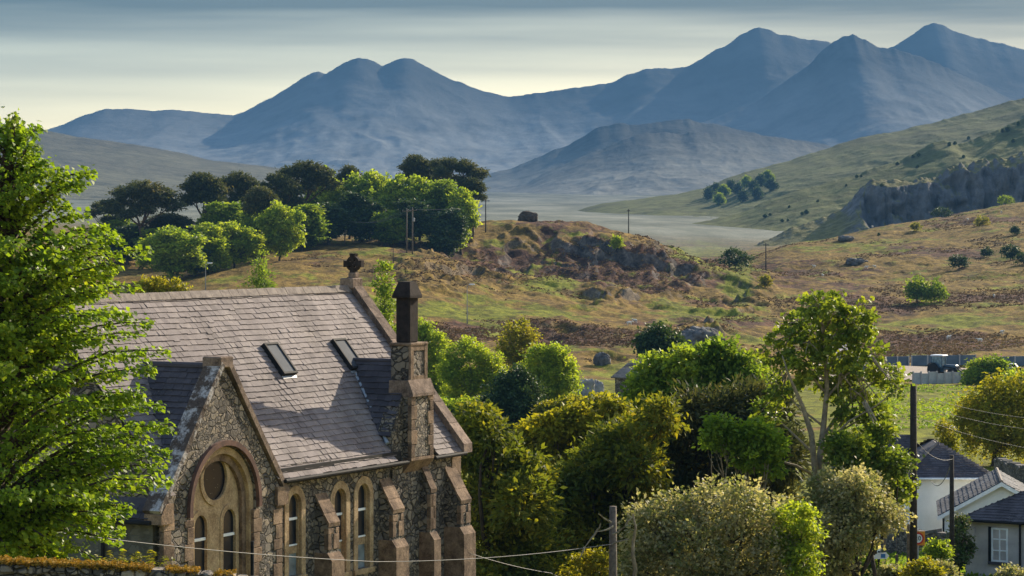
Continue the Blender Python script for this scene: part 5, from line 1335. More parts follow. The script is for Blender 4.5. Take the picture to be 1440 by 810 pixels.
for u, v, lab in ((170, 786, 'yellow green fern sprouting behind the mossy wall, left of two'), (207, 788, 'yellow green fern sprouting behind the mossy wall, right of two')):
    p = P(u, v, 42.2); b = np.array([p[0], p[1], p[2] - .75])
    root = thing('fern', lab, 'plant', b)
    mb = MB(); fr = []; fa = []
    for k in range(9):
        a_ = k / 9 * 6.28 + rg.random(); L_ = .32 + .18 * rg.random(); d = np.array([math.cos(a_), math.sin(a_), 0])
        st = [np.array([0, 0, 0.0]), np.array([0, 0, .45]) + d * .04, np.array([0, 0, .72]) + d * L_ * .5, np.array([0, 0, .74 + .1 * rg.random()]) + d * L_]
        mb.tube(st, [.012, .009, .006, .003], 5)
        for j in range(34):
            f = rg.random(); c = st[1] * (1-f)**2 + 2 * st[2] * f * (1-f) + st[3] * f * f
            fr.append(c + rg.normal(0, .02, 3)); fa.append(d * .4 + np.array([-d[1], d[0], 0]) * rg.choice([-1, 1]) + rg.normal(0, .2, 3))
    mb.build('stem', M['bark'], root)
    fr, fa = np.array(fr), np.array(fa)
    V, Fq = leaf_quads(fr, fa, rg.normal(0, .4, fr.shape) + np.array([0, 0, 1]), np.full(len(fr), .10), np.full(len(fr), .035))
    mesh_np('frond', V, Fq, L['yellow'], root, {'rnd': np.repeat(rg.random(len(fr)), 4)})

# ------------------------------------------------------------------ poles and wires
def cable(lab, pts, r=.014, sag=.0, group=None):
    out = []
    for a_, b_ in zip(pts[:-1], pts[1:]):
        a_, b_ = np.array(a_), np.array(b_)
        for i in range(13):
            t = i / 12
            if i == 0 and out: continue
            out.append(a_ + (b_ - a_) * t - np.array([0, 0, 4 * sag * t * (1 - t)]))
    o = out[0]
    mb = MB(); mb.tube([p - o for p in out], r * .6, 5)
    c = mb.build('cable', M['cable'], None, True); c.location = o
    return tag(c, lab, 'wire', group)
def pole(lab, u, vt, vb=None, Y=None, r=.14, arm=0, mat='wood_pole', bury=.5, ins=True, group=None, y0=430):
    b = hit(u, vb, y0) if Y is None else G(u, Y)
    top = -(vt - VH) / F * b[1] - b[2]
    root = thing('utility_pole', lab, 'pole', b, 0, group)
    mb = MB(); mb.tube([(0, 0, -bury), (0, 0, top * .5), (0, 0, top)], [r, r * .9, r * .78], 10); mb.build('shaft', M[mat], root, True)
    if arm:
        mb = MB(); mb.box(-arm, arm, -r * 1.3, -r * .7, top - .55, top - .38, .5, .01); mb.build('crossarm', M[mat], root)
        if ins:
            for x in (-arm * .9, 0.0, arm * .9):
                mb = MB(); mb.lathe((x, -r, top - .38 if x else top), [(.035, 0), (.05, .05), (.05, .1), (.09, .12), (.09, .17), (.04, .2)], 8); mb.build('insulator', M['pole_grey'], root, True)
    return root, b, top
pg = 'wooden poles on the knoll and moor'
pA = pole('left pole of the close pair in front of the wood', 572, 294, None, 634, r=.17, arm=1.0, group=pg, mat='grey_wood')
pB = pole('right pole of the close pair in front of the wood', 580, 293, None, 632, r=.17, arm=1.0, group=pg, mat='grey_wood')
mb = MB(); mb.lathe((.28, -.2, pB[2] - 3.0), [(.2, 0), (.26, .05), (.26, .75), (.2, .82)], 10); mb.build('transformer', M['pole_grey'], pB[0])
pC = pole('pole with a crossarm on the skyline left of the knoll', 683, 280, 327, r=.16, arm=1.0, group=pg)
pD = pole('pale pole standing against the dark trees of the wood', 485, 307, 345, r=.17, arm=1.2, mat='grey_wood', group=pg)
pE = pole('lone pole on the skyline right of the knoll top', 884, 294, 318, r=.15, arm=.4, group=pg)
pF = pole('pole on the moor right of the dark bush on the knoll', 1077, 342, 380, r=.18, arm=.8, group=pg)
pG = pole('bare thin post behind the chapel cross', 553, 348, 372, r=.09, group=pg)
for lab, u, vt, vb in (('lamp post with a pale head on the slope right of the chimney', 657, 400, 457), ('lamp post below the front trees of the wood', 289, 370, 408)):
    b = hit(u, vb); top = -(vt - VH) / F * b[1] - b[2]
    root = thing('street_lamp', lab, 'street lamp', b)
    mb = MB(); mb.tube([(0, 0, -.4), (0, 0, top * .3), (0, 0, top - .3), (.35, 0, top), (.7, -.1, top + .02)], [.11, .09, .06, .05, .045], 8); mb.build('post', M['pole_grey'], root, True)
    mb = MB(); mb.box(.35, 1.35, -.28, .12, top - .12, top + .12, .5, .06); mb.build('lamp_head', M['white'], root)
def tp3(p, dx=0, dz=-.3): return np.array([p[1][0] + dx, p[1][1] - .15, p[1][2] + p[2] + dz])
for i, dx in enumerate((-1.0, 0, 1.0)):
    cable(('left wire', 'middle wire', 'right wire')[i] + ' from the pale pole to the pole pair by the wood', [tp3(pD, dx), tp3(pA, dx * .9)], .03, 1.6)
cable('bar of thick cable running from the pole pair to the small tree', [tp3(pB, .9), tp3(pB, .9) + np.array([9.5, 6, .25])], .06, .1)
cable('slanting stay wire of the pale pole', [tp3(pD, 0, -.6), np.array([pD[1][0] + 4.2, pD[1][1], gz(pD[1][0] + 4.2, pD[1][1])])], .03)
# near poles
q1 = pole('thick dark pole in front of the white house', 1284.5, 540, Y=101, r=.155, group='dark poles by the houses')
mb = MB(); mb.box(-.04, .10, -.19, -.15, q1[2] - 7.05, q1[2] - 6.55); mb.build('plate', M['white'], q1[0])
q2 = pole('slim dark pole left of the grey cottage', 1338.5, 640, Y=113, r=.11, group='dark poles by the houses')
# broken-topped weathered pole with dead branches about it
q3 = pole('weathered grey wooden pole with dead twigs beside the pale shrub', 862, 712, Y=80, r=.135, mat='grey_wood')
dead = thing('dead_branch', 'bare dead branches hanging on the weathered wooden pole', 'branch', q3[1])
rg = np.random.default_rng(91)
o3 = q3[1]
mb = MB()
for (a_, b_) in (((862, 740), (838, 748)), ((838, 748), (822, 770)), ((862, 752), (880, 738)), ((860, 735), (842, 722)), ((880, 738), (892, 726)), ((862, 765), (885, 758)), ((838, 748), (845, 735)), ((822, 770), (815, 785))):
    A = P(*a_, 79.7) - o3; B_ = P(*b_, 79.5 + rg.uniform(-.3, .3)) - o3
    limb(mb, A, B_, .035, .012, rg, .12, 5, 5)
mb.build('branch', M['pale_bark'], dead)
mb = MB()
limb(mb, P(890, 820, 80.9) - o3, P(891, 722, 80.9) - o3, .07, .03, rg, .02, 6, 8); mb.build('stump', M['pale_bark'], dead)
w3 = np.array([q3[1][0], q3[1][1] - .14, 0])
cable('pale overhead wire crossing low in front of the chapel', [P(-40, 732, 58), P(530, 790, 71), np.array([w3[0], w3[1], P(862, 764, 80)[2]])], .017, .12)
cable('thin wire dropping to the right from behind the chapel buttress', [P(660, 778, 72), P(775, 806, 78), P(850, 835, 80)], .013, .05)
t1 = np.array([q1[1][0], q1[1][1] - .16, q1[1][2] + q1[2] - .35])
cable('upper of three wires running right from the thick dark pole', [t1, P(1470, 590, 104)], .010, .15)
cable('middle of three wires running right from the thick dark pole', [t1 + np.array([0, 0, -.35]), P(1470, 606, 104)], .010, .15)
cable('lowest of three wires running right from the thick dark pole', [t1 + np.array([0, 0, -.8]), P(1470, 634, 104)], .010, .15)
t2 = np.array([q2[1][0], q2[1][1] - .12, q2[1][2] + q2[2] - .15])
cable('white service wire drooping from the slim pole to the white house', [t2, P(1310, 677, 128)], .03, .55)
cable('thin wire between the thick dark pole and the slim pole', [t1 + np.array([0, 0, -1.6]), t2], .012, .3)

# ------------------------------------------------------------------ houses on the right
def window(parent, x, z, w, h, y, frame='white', axis='x', name='window', cols=2, rows=2):
    """window set in a wall facing -y at plane y of the parent's frame"""
    mb = MB(); f = .07
    for b in ((x, x+f, z, z+h), (x+w-f, x+w, z, z+h), (x+f, x+w-f, z+h-f, z+h), (x+f, x+w-f, z, z+f)): mb.box(b[0], b[1], y-.035, y+.06, b[2], b[3])
    for c in range(1, cols): mb.box(x+w*c/cols-.025, x+w*c/cols+.025, y-.03, y+.05, z+f, z+h-f)
    for r_ in range(1, rows): mb.box(x+f, x+w-f, y-.027, y+.047, z+h*r_/rows-.025, z+h*r_/rows+.025)
    wn_ = mb.build(name, M[frame], parent)
    mb = MB(); mb.box(x+f*.5, x+w-f*.5, y+.01, y+.04, z+f*.5, z+h-f*.5); mb.build('pane', M['glass'], wn_)
    mb = MB(); mb.box(x-.12, x+w+.12, y-.10, y+.05, z-.12, z-.003); mb.build('sill', M['dark_slate'], wn_)
    return wn_
def slab_roof(name, quads, mat, parent, seed, ga=.24, wd=.34):
    mb = MB()
    for (o, ex, ey, Lx, Ly, clip) in quads: slates(mb, o, ex, ey, Lx, Ly, clip, ga, wd, .016, seed)
    return mb.build(name, mat, parent)
def hip_faces(x0, x1, y0, y1, ze, rx0, rx1, ry, zr, ov=.25):
    """four slated planes of a hipped roof"""
    def plane(A, B_, C_, D_):
        A, B_, C_, D_ = [np.array(p, float) for p in (A, B_, C_, D_)]
        ex = unit(B_ - A); Lx = np.linalg.norm(B_ - A)
        up = D_ - A; ey = up - ex * (up @ ex); 
        if np.linalg.norm(ey) < 1e-6: ey = C_ - A - ex * ((C_ - A) @ ex)
        Ly = np.linalg.norm(ey); ey = ey / Ly
        dx0 = (D_ - A) @ ex; dx1 = Lx - (C_ - A) @ ex
        return (A, ex, ey, Lx, Ly, lambda x, y: (dx0 * y / Ly, Lx - dx1 * y / Ly)), (A, B_, C_, D_)
    E = [(x0-ov, y0-ov, ze), (x1+ov, y0-ov, ze), (x1+ov, y1+ov, ze), (x0-ov, y1+ov, ze)]
    R0, R1 = (rx0, ry[0], zr), (rx1, ry[1], zr)
    return [plane(E[0], E[1], R1, R0), plane(E[1], E[2], R1, R1), plane(E[2], E[3], R0, R1), plane(E[3], E[0], R0, R0)]
def roof_from(faces, name, mat, parent, seed):
    mb = MB()
    for i, (pl, corners) in enumerate(faces):
        slates(mb, *pl, .20, .26, .012, seed + i)
        A, B_, C_, D_ = corners
        d = np.array([0, 0, .03])
        mb.add([A - d, B_ - d, C_ - d, D_ - d], [(0, 1, 2, 3)])
    return mb.build(name, mat, parent)
YH = 140.0
hb0 = G(1340, YH)
k = YH / F
def hx(u): return (u - 720) * k - hb0[0]
def hzv(v, Y=YH): return -(v - VH) * Y / F - hb0[2]
house = thing('white_house', 'white rendered house with dark hipped slate roofs behind the two poles', 'house', hb0)
mb = MB(); x0, x1, ze = hx(1275), hx(1400), hzv(671)
mb.box(x0, x1, 0, 7.5, -.6, ze); mb.build('wall', M['wwall'], house)
zr = hzv(622, YH + 3.2)
rf = roof_from(hip_faces(x0, x1, 0, 7.5, ze - .05, x0 + 1.9, x0 + 2.1, (2.4, 5.4), zr), 'roof', M['dark_slate'], house, 500)
mb = MB(); mb.tube([(x0 - .25, -.27, ze - .06), (x1 + .25, -.27, ze - .06)], .06, 6); mb.build('gutter', M['white'], rf)
mb = MB(); mb.tube([(x0 + 1.9, 2.4, zr + .03), (x0 - .2, -.2, ze + .02)], .07, 6); mb.build('hip_tile', M['ridge_tile'], rf)
# long rear block with its chimney
mb = MB(); rx0, rx1 = hx(1215), hx(1352); zre = hzv(662, YH + 9)
mb.box(rx0, rx1, 7.6, 12.5, -.6, zre); mb.build('rear_wall', M['wwall'], house)
zrr = hzv(611, YH + 10)
roof_from(hip_faces(rx0, rx1, 7.7, 12.4, zre - .05, rx0 + .1, rx1 - 1.2, (10, 10), zrr), 'rear_roof', M['dark_slate'], house, 510)
mb = MB(); cx = hx(1288) * 1.07; mb.box(cx - .26, cx + .26, 9.7, 10.3, zrr - .9, zrr + .42, .5, .02); mb.box(cx - .30, cx + .30, 9.65, 10.35, zrr + .42, zrr + .5, .5, .02)
ch_ = mb.build('chimney', M['chimney'], house)
mb = MB(); mb.lathe((cx, 10, zrr + .5), [(.14, 0), (.12, .05), (.11, .3), (.14, .33)], 10); mb.build('chimney_pot', M['red'], ch_)
# gabled wing turned towards the right
YG = 131.0
gb0 = G(1395, YG)
wing = thing('white_cottage', 'white gabled cottage with a grey slate roof joined in front of the white house', 'house', gb0, R(-8))
kk = YG / F
za, zk = -(678 - VH) * kk - gb0[2], -(722 - VH) * kk - gb0[2]
xa, xl = (1408 - 1395) * kk, (1329 - 1395) * kk
xr = 2 * xa - xl
mb = MB(); mb.prism([(xl, 0, -.6), (xr, 0, -.6), (xr, 0, zk), (xa, 0, za - .05), (xl, 0, zk)], (0, 6.5, 0)); mb.build('wall', M['wwall'], wing)
rk = (za - zk) / (xa - xl); rs = math.hypot(1, rk)
mb = MB()
slates(mb, (xl - .3, -.3, zk - .3 * rk + .04), (0, 1, 0), (1/rs, 0, rk/rs), 7.0, (xa - xl + .3) * rs, None, .24, .34, .016, 520)
slates(mb, (xr + .3, -.3, zk - .3 * rk + .04), (0, 1, 0), (-1/rs, 0, rk/rs), 7.0, (xr - xa + .3) * rs, None, .24, .34, .016, 521)
for sx_, ex_ in ((1, xl - .3), (-1, xr + .3)):
    mb.add([(ex_, -.3, zk - .3*rk), (ex_, 6.7, zk - .3*rk), (xa, 6.7, za), (xa, -.3, za)], [(0, 1, 2, 3)])
wr = mb.build('roof', M['wing_slate'] if 'wing_slate' in M else M['dark_slate'], wing)
mb = MB(); mb.tube([(xa, -.32, za + .05), (xa, 6.7, za + .05)], .09, 6); mb.build('ridge_tile', M['ridge_tile'], wr)
for e in (xl - .34, xr + .34):
    mb = MB(); sg = 1 if e < xa else -1
    mb.prism([(e, -.34, zk - .34*rk - .16), (xa, -.34, za - .16), (xa, -.34, za + .03), (e, -.34, zk - .34*rk + .03)], (0, .05, 0)); mb.build('bargeboard', M['white'], wing)
mb = MB(); mb.box(xl + .35, xl + .75, -.03, .05, .1, zk - .25, .5, .01); dr = mb.build('door', M['white'], wing)
mb = MB(); mb.box(xl + .68, xl + .71, -.07, -.03, 1.0, 1.12); mb.build('handle', M['black'], dr)
mb = MB(); mb.tube([(xl - .05, -.1, zk - .25), (xl - .05, -.1, 0)], .045, 6); mb.build('downpipe', M['black'], wing)
# grey rendered cottage at the right edge: its front comes towards the camera
YC = 115.0
cb = P(1358, 800, YC); cb[2] = gz(cb[0], YC)
cot = thing('grey_cottage', 'grey rendered cottage with a dark hipped slate roof at the right edge', 'house', cb, R(-33))
zce = -(728 - VH) * YC / F - cb[2]
mb = MB(); mb.box(0, 8.5, 0, 6.0, -.8, zce); mb.build('wall', M['greyrender'], cot)
zcr = zce + 1.75
cr_ = roof_from(hip_faces(0, 8.5, 0, 6.0, zce - .04, 3.1, 6.0, (3.0, 3.0), zcr), 'roof', M['dark_slate'], cot, 530)
mb = MB(); mb.tube([(-.27, -.29, zce - .07), (8.7, -.29, zce - .07)], .065, 6); mb.build('gutter', M['black'], cr_)
mb = MB(); mb.tube([(2.42, -.09, zce - .1), (2.42, -.09, -.2)], .05, 6); mb.build('downpipe', M['black'], cot)
mb = MB(); mb.box(1.0, 1.14, -.02, .05, zce - 1.75, zce - .30); mb.build('window_reveal', M['black'], cot)
window(cot, 1.14, zce - 1.72, .72, 1.38, 0.0, cols=2, rows=3)
window(cot, 2.95, zce - 1.72, .72, 1.1, 0.0, cols=2, rows=2)
mb = MB(); mb.box(.05, .42, -.10, -.005, zce - .75, zce - .35, .5, .02); mb.build('meter_box', M['greyrender'], cot)

# ------------------------------------------------------------------ garden walls, fence, signs
def rubble_wall(lab, pts, h, th, mat, seed, name='stone_wall'):
    """rough wall following ground points"""
    rg = np.random.default_rng(seed); o = np.array(pts[0]); root = thing(name, lab, 'wall', o)
    mb = MB(); mc = MB()
    for a_, b_ in zip(pts[:-1], pts[1:]):
        a_, b_ = np.array(a_) - o, np.array(b_) - o; L_ = np.linalg.norm(b_ - a_); d = (b_ - a_) / L_; nrm = np.array([-d[1], d[0], 0]); nrm /= np.linalg.norm(nrm)
        x = 0
        while x < L_:
            w = min(rg.uniform(.35, .7), L_ - x); p0 = a_ + d * x; p1 = a_ + d * (x + w * .97); hh = h * rg.uniform(.9, 1.05)
            mb.prism([p0 + [0, 0, -.4], p1 + [0, 0, -.4], p1 + [0, 0, hh], p0 + [0, 0, hh]], nrm * th, rg.random())
            mc.prism([p0 + [0, 0, hh + .005] - nrm*.03, p1 + [0, 0, hh + .005] - nrm*.03, p1 + [0, 0, hh + rg.uniform(.08, .2)] - nrm*.03, p0 + [0, 0, hh + rg.uniform(.08, .2)] - nrm*.03], nrm * (th + .06), rg.random()); x += w
    mb.build('wall', mat, root); mc.build('coping', M['rock'], root)
    return root
rubble_wall('rough rubble field wall right of the white cottage roof', [G(1398, 178), G(1425, 172), G(1470, 165)], 1.3, .5, M['rubble'], 601)
rubble_wall('low garden wall between the shrub and the white house', [G(1215, 128), G(1262, 127), G(1300, 126), G(1345, 125)], 1.0, .4, M['rubble'], 602)
rubble_wall('dark stone roadside wall behind the finger sign', [G(1215, 104), G(1250, 104), G(1300, 105)], .75, .4, M['rubble'], 603)
lane = [(600, 372), (640, 366), (680, 356), (740, 345), (790, 338), (840, 330)]
V = []
for u, Y in lane:
    p = G(u, Y); V += [p + [0, -2.2, .12], p + [0, 2.2, .16]]
n = len(lane)
struct(mesh_np('lane', V, [(2*i, 2*i+2, 2*i+3, 2*i+1) for i in range(n - 1)], M['tarmac']))
V = []
for u, Y in [(1150, 99), (1200, 98.5), (1232, 98), (1260, 96)]:
    p = G(u, Y); V += [p + [0, -1.8, .06], p + [0, 1.4, .08]]
struct(mesh_np('road', V, [(2*i, 2*i+2, 2*i+3, 2*i+1) for i in range(3)], M['concrete']))
sgn = G(1236, 99); sg_ = thing('finger_sign', 'white finger sign with a blue patch on a dark post beside the road', 'road sign', sgn)
zt2 = -(777 - VH) * 99 / F - sgn[2]
mb = MB(); mb.tube([(0, 0, -.4), (0, 0, zt2 + .05)], .045, 8); mb.build('post', M['black'], sg_)
mb = MB(); mb.prism([(-.20, -.07, zt2 - .22), (.26, -.07, zt2 - .22), (.36, -.07, zt2 - .11), (.26, -.07, zt2), (-.20, -.07, zt2)], (0, .03, 0)); arm_ = mb.build('sign_arm', M['white'], sg_)
mb = MB(); mb.box(.06, .22, -.078, -.072, zt2 - .18, zt2 - .04); mb.build('blue_patch', M['signblue'], arm_)
wpz = G(1234.5, 118); wpst = thing('white_post', 'white post standing in front of the low garden wall', 'post', wpz)
mb = MB(); mb.box(-.09, .09, -.09, .09, -.4, -(744 - VH) * 118 / F - wpz[2], .5, .01); mb.build('shaft', M['white'], wpst)
mb = MB(); zq = -(744 - VH) * 118 / F - wpz[2]; mb.box(-.11, .11, -.11, .11, zq, zq + .05, .5, .01); mb.build('post_cap', M['white'], wpst)
for u, vt, Y, lab, mt in ((1244, 744, 118.5, 'brown fence post right of the white post', 'grey_wood'), (1261, 780, 102.6, 'short grey post in front of the roadside wall', 'grey_wood'), (1277, 737, 108, 'orange tinted narrow post left of the thick dark pole', 'grey_wood')):
    b = G(u, Y); h_ = -(vt - VH) * Y / F - b[2]
    o = MB().box(-.05, .05, -.05, .05, -.3, h_, .5, .012).build('fence_post', M[mt]); o.location = b; tag(o, lab, 'post')
ob = G(1290, 106.5); osg = thing('speed_sign', 'orange square board with a round red ringed speed limit sign', 'road sign', ob)
zc2 = -(757 - VH) * 106.5 / F - ob[2]; xc2 = .02
mb = MB(); mb.tube([(xc2, .06, -.4), (xc2, .06, zc2 + .3)], .04, 8); mb.build('post', M['pole_grey'], osg)
mb = MB(); mb.box(xc2 - .27, xc2 + .27, -.01, .015, zc2 - .27, zc2 + .27, .5, .008); bd = mb.build('board', M['orange'], osg)
mb = MB(); mb.lathe((xc2, -.012, zc2), [(.23, 0), (.23, -.012)], 28, 1); mb.build('red_disc', M['signred'], bd)
mb = MB(); mb.lathe((xc2, -.026, zc2), [(.165, 0), (.165, -.006)], 28, 1); mb.build('white_disc', M['white'], bd)
fc = bpy.data.curves.new('speed_number', 'FONT'); fc.body = '20'; fc.size = .24; fc.align_x = 'CENTER'; fc.align_y = 'CENTER'; fc.extrude = .004
tmp = bpy.data.objects.new('speed_text', fc); COL.objects.link(tmp)
me_ = bpy.data.meshes.new_from_object(tmp.evaluated_get(bpy.context.evaluated_depsgraph_get())); bpy.data.objects.remove(tmp)
me_.materials.clear(); me_.materials.append(M['black']); fo = link(bpy.data.objects.new('speed_number', me_), bd); fo.location = (xc2, -.04, zc2); fo.rotation_euler = (R(90), 0, 0)

# ------------------------------------------------------------------ yard with tractor, walls, barns, car
YT = 423.0
V = []
for u, y0_, y1_ in ((1150, 404, 448), (1220, 404, 450), (1290, 405, 452), (1350, 405, 452), (1400, 408, 450)):
    for yy in np.linspace(y0_, y1_, 6):
        p = G(u, yy); V.append(p + [0, 0, .25])
struct(mesh_np('yard', V, [(6*i+j, 6*(i+1)+j, 6*(i+1)+j+1, 6*i+j+1) for i in range(4) for j in range(5)], M['yard']))
def panel_wall(lab, u0, u1, Y0_, Y1_, h, npan, mat, name='yard_wall', vary=0.0, seed=1):
    rg = np.random.default_rng(seed); o = G(u0, Y0_); root = thing(name, lab, 'wall', o); e = G(u1, Y1_) - o
    for i in range(npan):
        a_ = e * (i / npan); b_ = e * ((i + 1) / npan); hh = h * (1 - vary * rg.random())
        mb = MB(); mb.prism([a_ + [.12, 0, -.8], b_ + [-.12, 0, -.8], b_ + [-.12, 0, hh], a_ + [.12, 0, hh]], (0, .14, 0)); mb.build('wall_panel', mat, root)
    for i in range(npan + 1):
        a_ = e * (i / npan); mb = MB(); mb.box(a_[0]-.11, a_[0]+.11, a_[1]-.08, a_[1]+.2, a_[2]-.8, a_[2] + h * 1.03, .5, .01); mb.build('post', M['greyrender'], root)
panel_wall('pale concrete panel wall in front of the tractor', 1284, 1362, 394, 400, 1.75, 7, M['concrete'], vary=.15)
panel_wall('blue grey sheeted wall along the back of the yard', 1282, 1372, 458, 458, 1.7, 4, M['sheeting'], seed=2)
panel_wall('darker sheeted wall left at the back of the yard behind the sycamore', 1246, 1278, 455, 458, 1.6, 2, M['sheeting'], seed=3)
panel_wall('sheeted wall at the right edge behind the round bush', 1406, 1470, 458, 460, 1.6, 3, M['sheeting'], seed=4)
def barn(lab, u0, u1, vr, ve, vb, Y, dep, mw, mr, name='barn', rz=0.0):
    k_ = Y / F; b = G((u0 + u1) / 2, Y); root = thing(name, lab, 'building', b, rz)
    w = (u1 - u0) * k_ / 2; ze_ = -(ve - VH) * k_ - b[2]; zr_2 = -(vr - VH) * (Y + dep / 2) / F - b[2]
    mb = MB(); mb.prism([(-w, 0, -.8), (-w, 0, ze_), (-w, dep/2, zr_2 - .06), (-w, dep, ze_), (-w, dep, -.8)], (2*w, 0, 0)); mb.build('wall', mw, root)
    mb = MB(); s_ = (zr_2 - ze_) / (dep / 2)
    for sg2 in (0, 1):
        y_e = -.3 if sg2 == 0 else dep + .3
        mb.prism([(-w-.25, y_e, ze_ - .3*s_), (-w-.25, dep/2, zr_2), (-w-.25, dep/2, zr_2+.1), (-w-.25, y_e, ze_ - .3*s_+.1)], (2*w+.5, 0, 0))
    mb.build('roof', mr, root)
    return root, w, ze_
barn('pink roofed grey barn half hidden behind the sycamore', 1172, 1203, 484, 500, 520, 430, 9, M['greyrender'], M['barnroof'])
barn('smaller pale roofed lean-to right of the pink roofed barn', 1208, 1226, 496, 507, 520, 428, 6, M['sheeting'], M['barnroof'], 'shed')
br, bw, bz = barn('old grey stone barn just above the broad green tree', 862, 892, 507, 530, 552, 250, 6, M['rubble'], M['rock'], 'stone_barn', R(-38))
# tractor
tb = G(1324, YT); tb[2] += .26
tr_ = thing('tractor', 'dark tractor with a pale cab roof parked in the yard', 'tractor', tb, R(-38))
mb = MB(); mb.box(.45, 2.35, -.42, .42, .85, 1.55, .5, .10); mb.box(-1.2, .5, -.35, .35, .6, 1.1, .5, .05); body = mb.build('body', M['tractor'], tr_)
mb = MB(); mb.box(2.36, 2.42, -.30, .30, .95, 1.45, .5, .02); mb.build('grille', M['black'], body)
for y in (-.25, .25):
    mb = MB(); mb.lathe((2.425, y, 1.32), [(.08, 0), (.08, .02)], 12, 0); mb.build('headlight', M['white'], body)
mb = MB(); mb.tube([(.75, -.36, 1.5), (.75, -.36, 2.5)], .045, 8); mb.build('exhaust', M['black'], body)
cabm = MB()
for x, y in ((-1.15, -.72), (-1.15, .72), (.42, -.68), (.42, .68)): cabm.tube([(x, y, 1.15), (x * .93, y * .95, 2.62)], .05, 6)
cabm.box(-1.2, .5, -.75, .75, 1.1, 1.22, .5, .02)
cab_ = cabm.build('cab', M['tractor'], tr_)
mb = MB(); mb.box(-1.3, .6, -.82, .82, 2.62, 2.82, .5, .09); mb.build('cab_roof', M['white'], cab_)
gm = glass_mat('cab_glass', (0.10, 0.14, 0.15), 0.1)
for nm, bb in (('side_window', (-1.08, .36, -.70, -.685, 1.24, 2.58)), ('side_window', (-1.08, .36, .685, .70, 1.24, 2.58)), ('windscreen', (.385, .40, -.62, .62, 1.24, 2.58)), ('rear_window', (-1.12, -1.105, -.62, .62, 1.24, 2.58))):
    mb = MB(); mb.box(*bb); mb.build(nm, gm, cab_)
def wheel(x, y, r_, w_):
    mb = MB(); mb.lathe((x, y, r_), [(r_*.62, -w_*.5), (r_*.9, -w_*.5), (r_, -w_*.35), (r_, w_*.35), (r_*.9, w_*.5), (r_*.62, w_*.5)], 24, 1); wh = mb.build('wheel', M['tyre'], tr_)
    mb = MB(); mb.lathe((x, y, r_), [(r_*.1, -w_*.3), (r_*.6, -w_*.2), (r_*.63, w_*.2), (r_*.1, w_*.3)], 20, 1); mb.build('rim', M['pole_grey'], wh)
for y in (-.82, .82): wheel(-.75, y, .86, .5); wheel(1.85, y * .9, .55, .36)
for y in (-.82, .82):
    mb = MB(); pts = [(-.75 + .98 * math.cos(a_), y, .86 + .98 * math.sin(a_)) for a_ in np.linspace(.3, 2.7, 9)]
    mb.add([(p[0], p[1]-.27, p[2]) for p in pts] + [(p[0], p[1]+.27, p[2]) for p in pts] + [(p[0]*.995, p[1]-.27, p[2]+.03) for p in pts] + [(p[0]*.995, p[1]+.27, p[2]+.03) for p in pts],
           [(i, i+1, 10+i, 9+i) for i in range(8)] + [(18+i, 27+i, 28+i, 19+i) for i in range(8)] + [(i, 18+i, 19+i, i+1) for i in range(8)] + [(9+i, 10+i, 28+i, 27+i) for i in range(8)])
    mb.build('mudguard', M['tractor'], tr_)
mb = MB(); mb.tube([(.6, -.55, 1.3), (2.4, -.55, 1.1), (3.1, -.55, .55)], .07, 6); mb.tube([(.6, .55, 1.3), (2.4, .55, 1.1), (3.1, .55, .55)], .07, 6); mb.tube([(3.05, -.55, .62), (3.05, .55, .62)], .06, 6); mb.build('loader_arm', M['black'], tr_)
mb = MB(); mb.prism([(3.1, -.9, .12), (3.75, -.9, .10), (3.2, -.9, .75), (3.08, -.9, .7)], (0, 1.8, 0)); mb.build('bucket', M['black'], tr_)
tr_.scale = (1.15, 1.15, 1.15)
# tyre heap beside it
to = G(1347, 410); to[2] += .26
mb = MB(); mb.lathe((0, 0, .55), [(.28, -.14), (.5, -.14), (.55, 0), (.5, .14), (.28, .14)], 18, 1); o = mb.build('old_tyre', M['tyre']); o.location = to; tag(o, 'old black tyre standing on the yard right of the tractor', 'tyre')
# parked cars far right
def car(lab, u, Y, mat, rz):
    b = G(u, Y); root = thing('parked_car', lab, 'car', b, rz)
    mb = MB(); mb.prism([(-2.1, -.8, .3), (2.1, -.8, .3), (2.15, -.8, .7), (1.9, -.8, .85), (1.1, -.8, .95), (-1.7, -.8, 1.0), (-2.1, -.8, .95)], (0, 1.6, 0)); bd_ = mb.build('body', mat, root)
    mb = MB(); mb.prism([(-1.75, -.7, .99), (1.0, -.7, .94), (.35, -.66, 1.42), (-1.35, -.66, 1.45)], (0, 1.38, 0)); mb.build('window', M['glass'], bd_)
    mb = MB(); mb.box(-1.38, .38, -.66, .66, 1.44, 1.52, .5, .03); mb.build('roof', mat, bd_)
    for x in (-1.3, 1.35):
        for y in (-.78, .78):
            mb = MB(); mb.lathe((x, y, .33), [(.2, -.1), (.31, -.1), (.33, -.05), (.33, .05), (.31, .1), (.2, .1)], 16, 1); w_ = mb.build('wheel', M['tyre'], root)
            mb = MB(); mb.lathe((x, y, .33), [(.05, -.07), (.19, -.06), (.19, .06), (.05, .07)], 12, 1); mb.build('rim', M['pole_grey'], w_)
car('dark car parked at the right edge beyond the round bush', 1432, 425, M['tractor'], R(10))
car('pale car parked just right of the round bush', 1416, 436, M['white'], R(160))

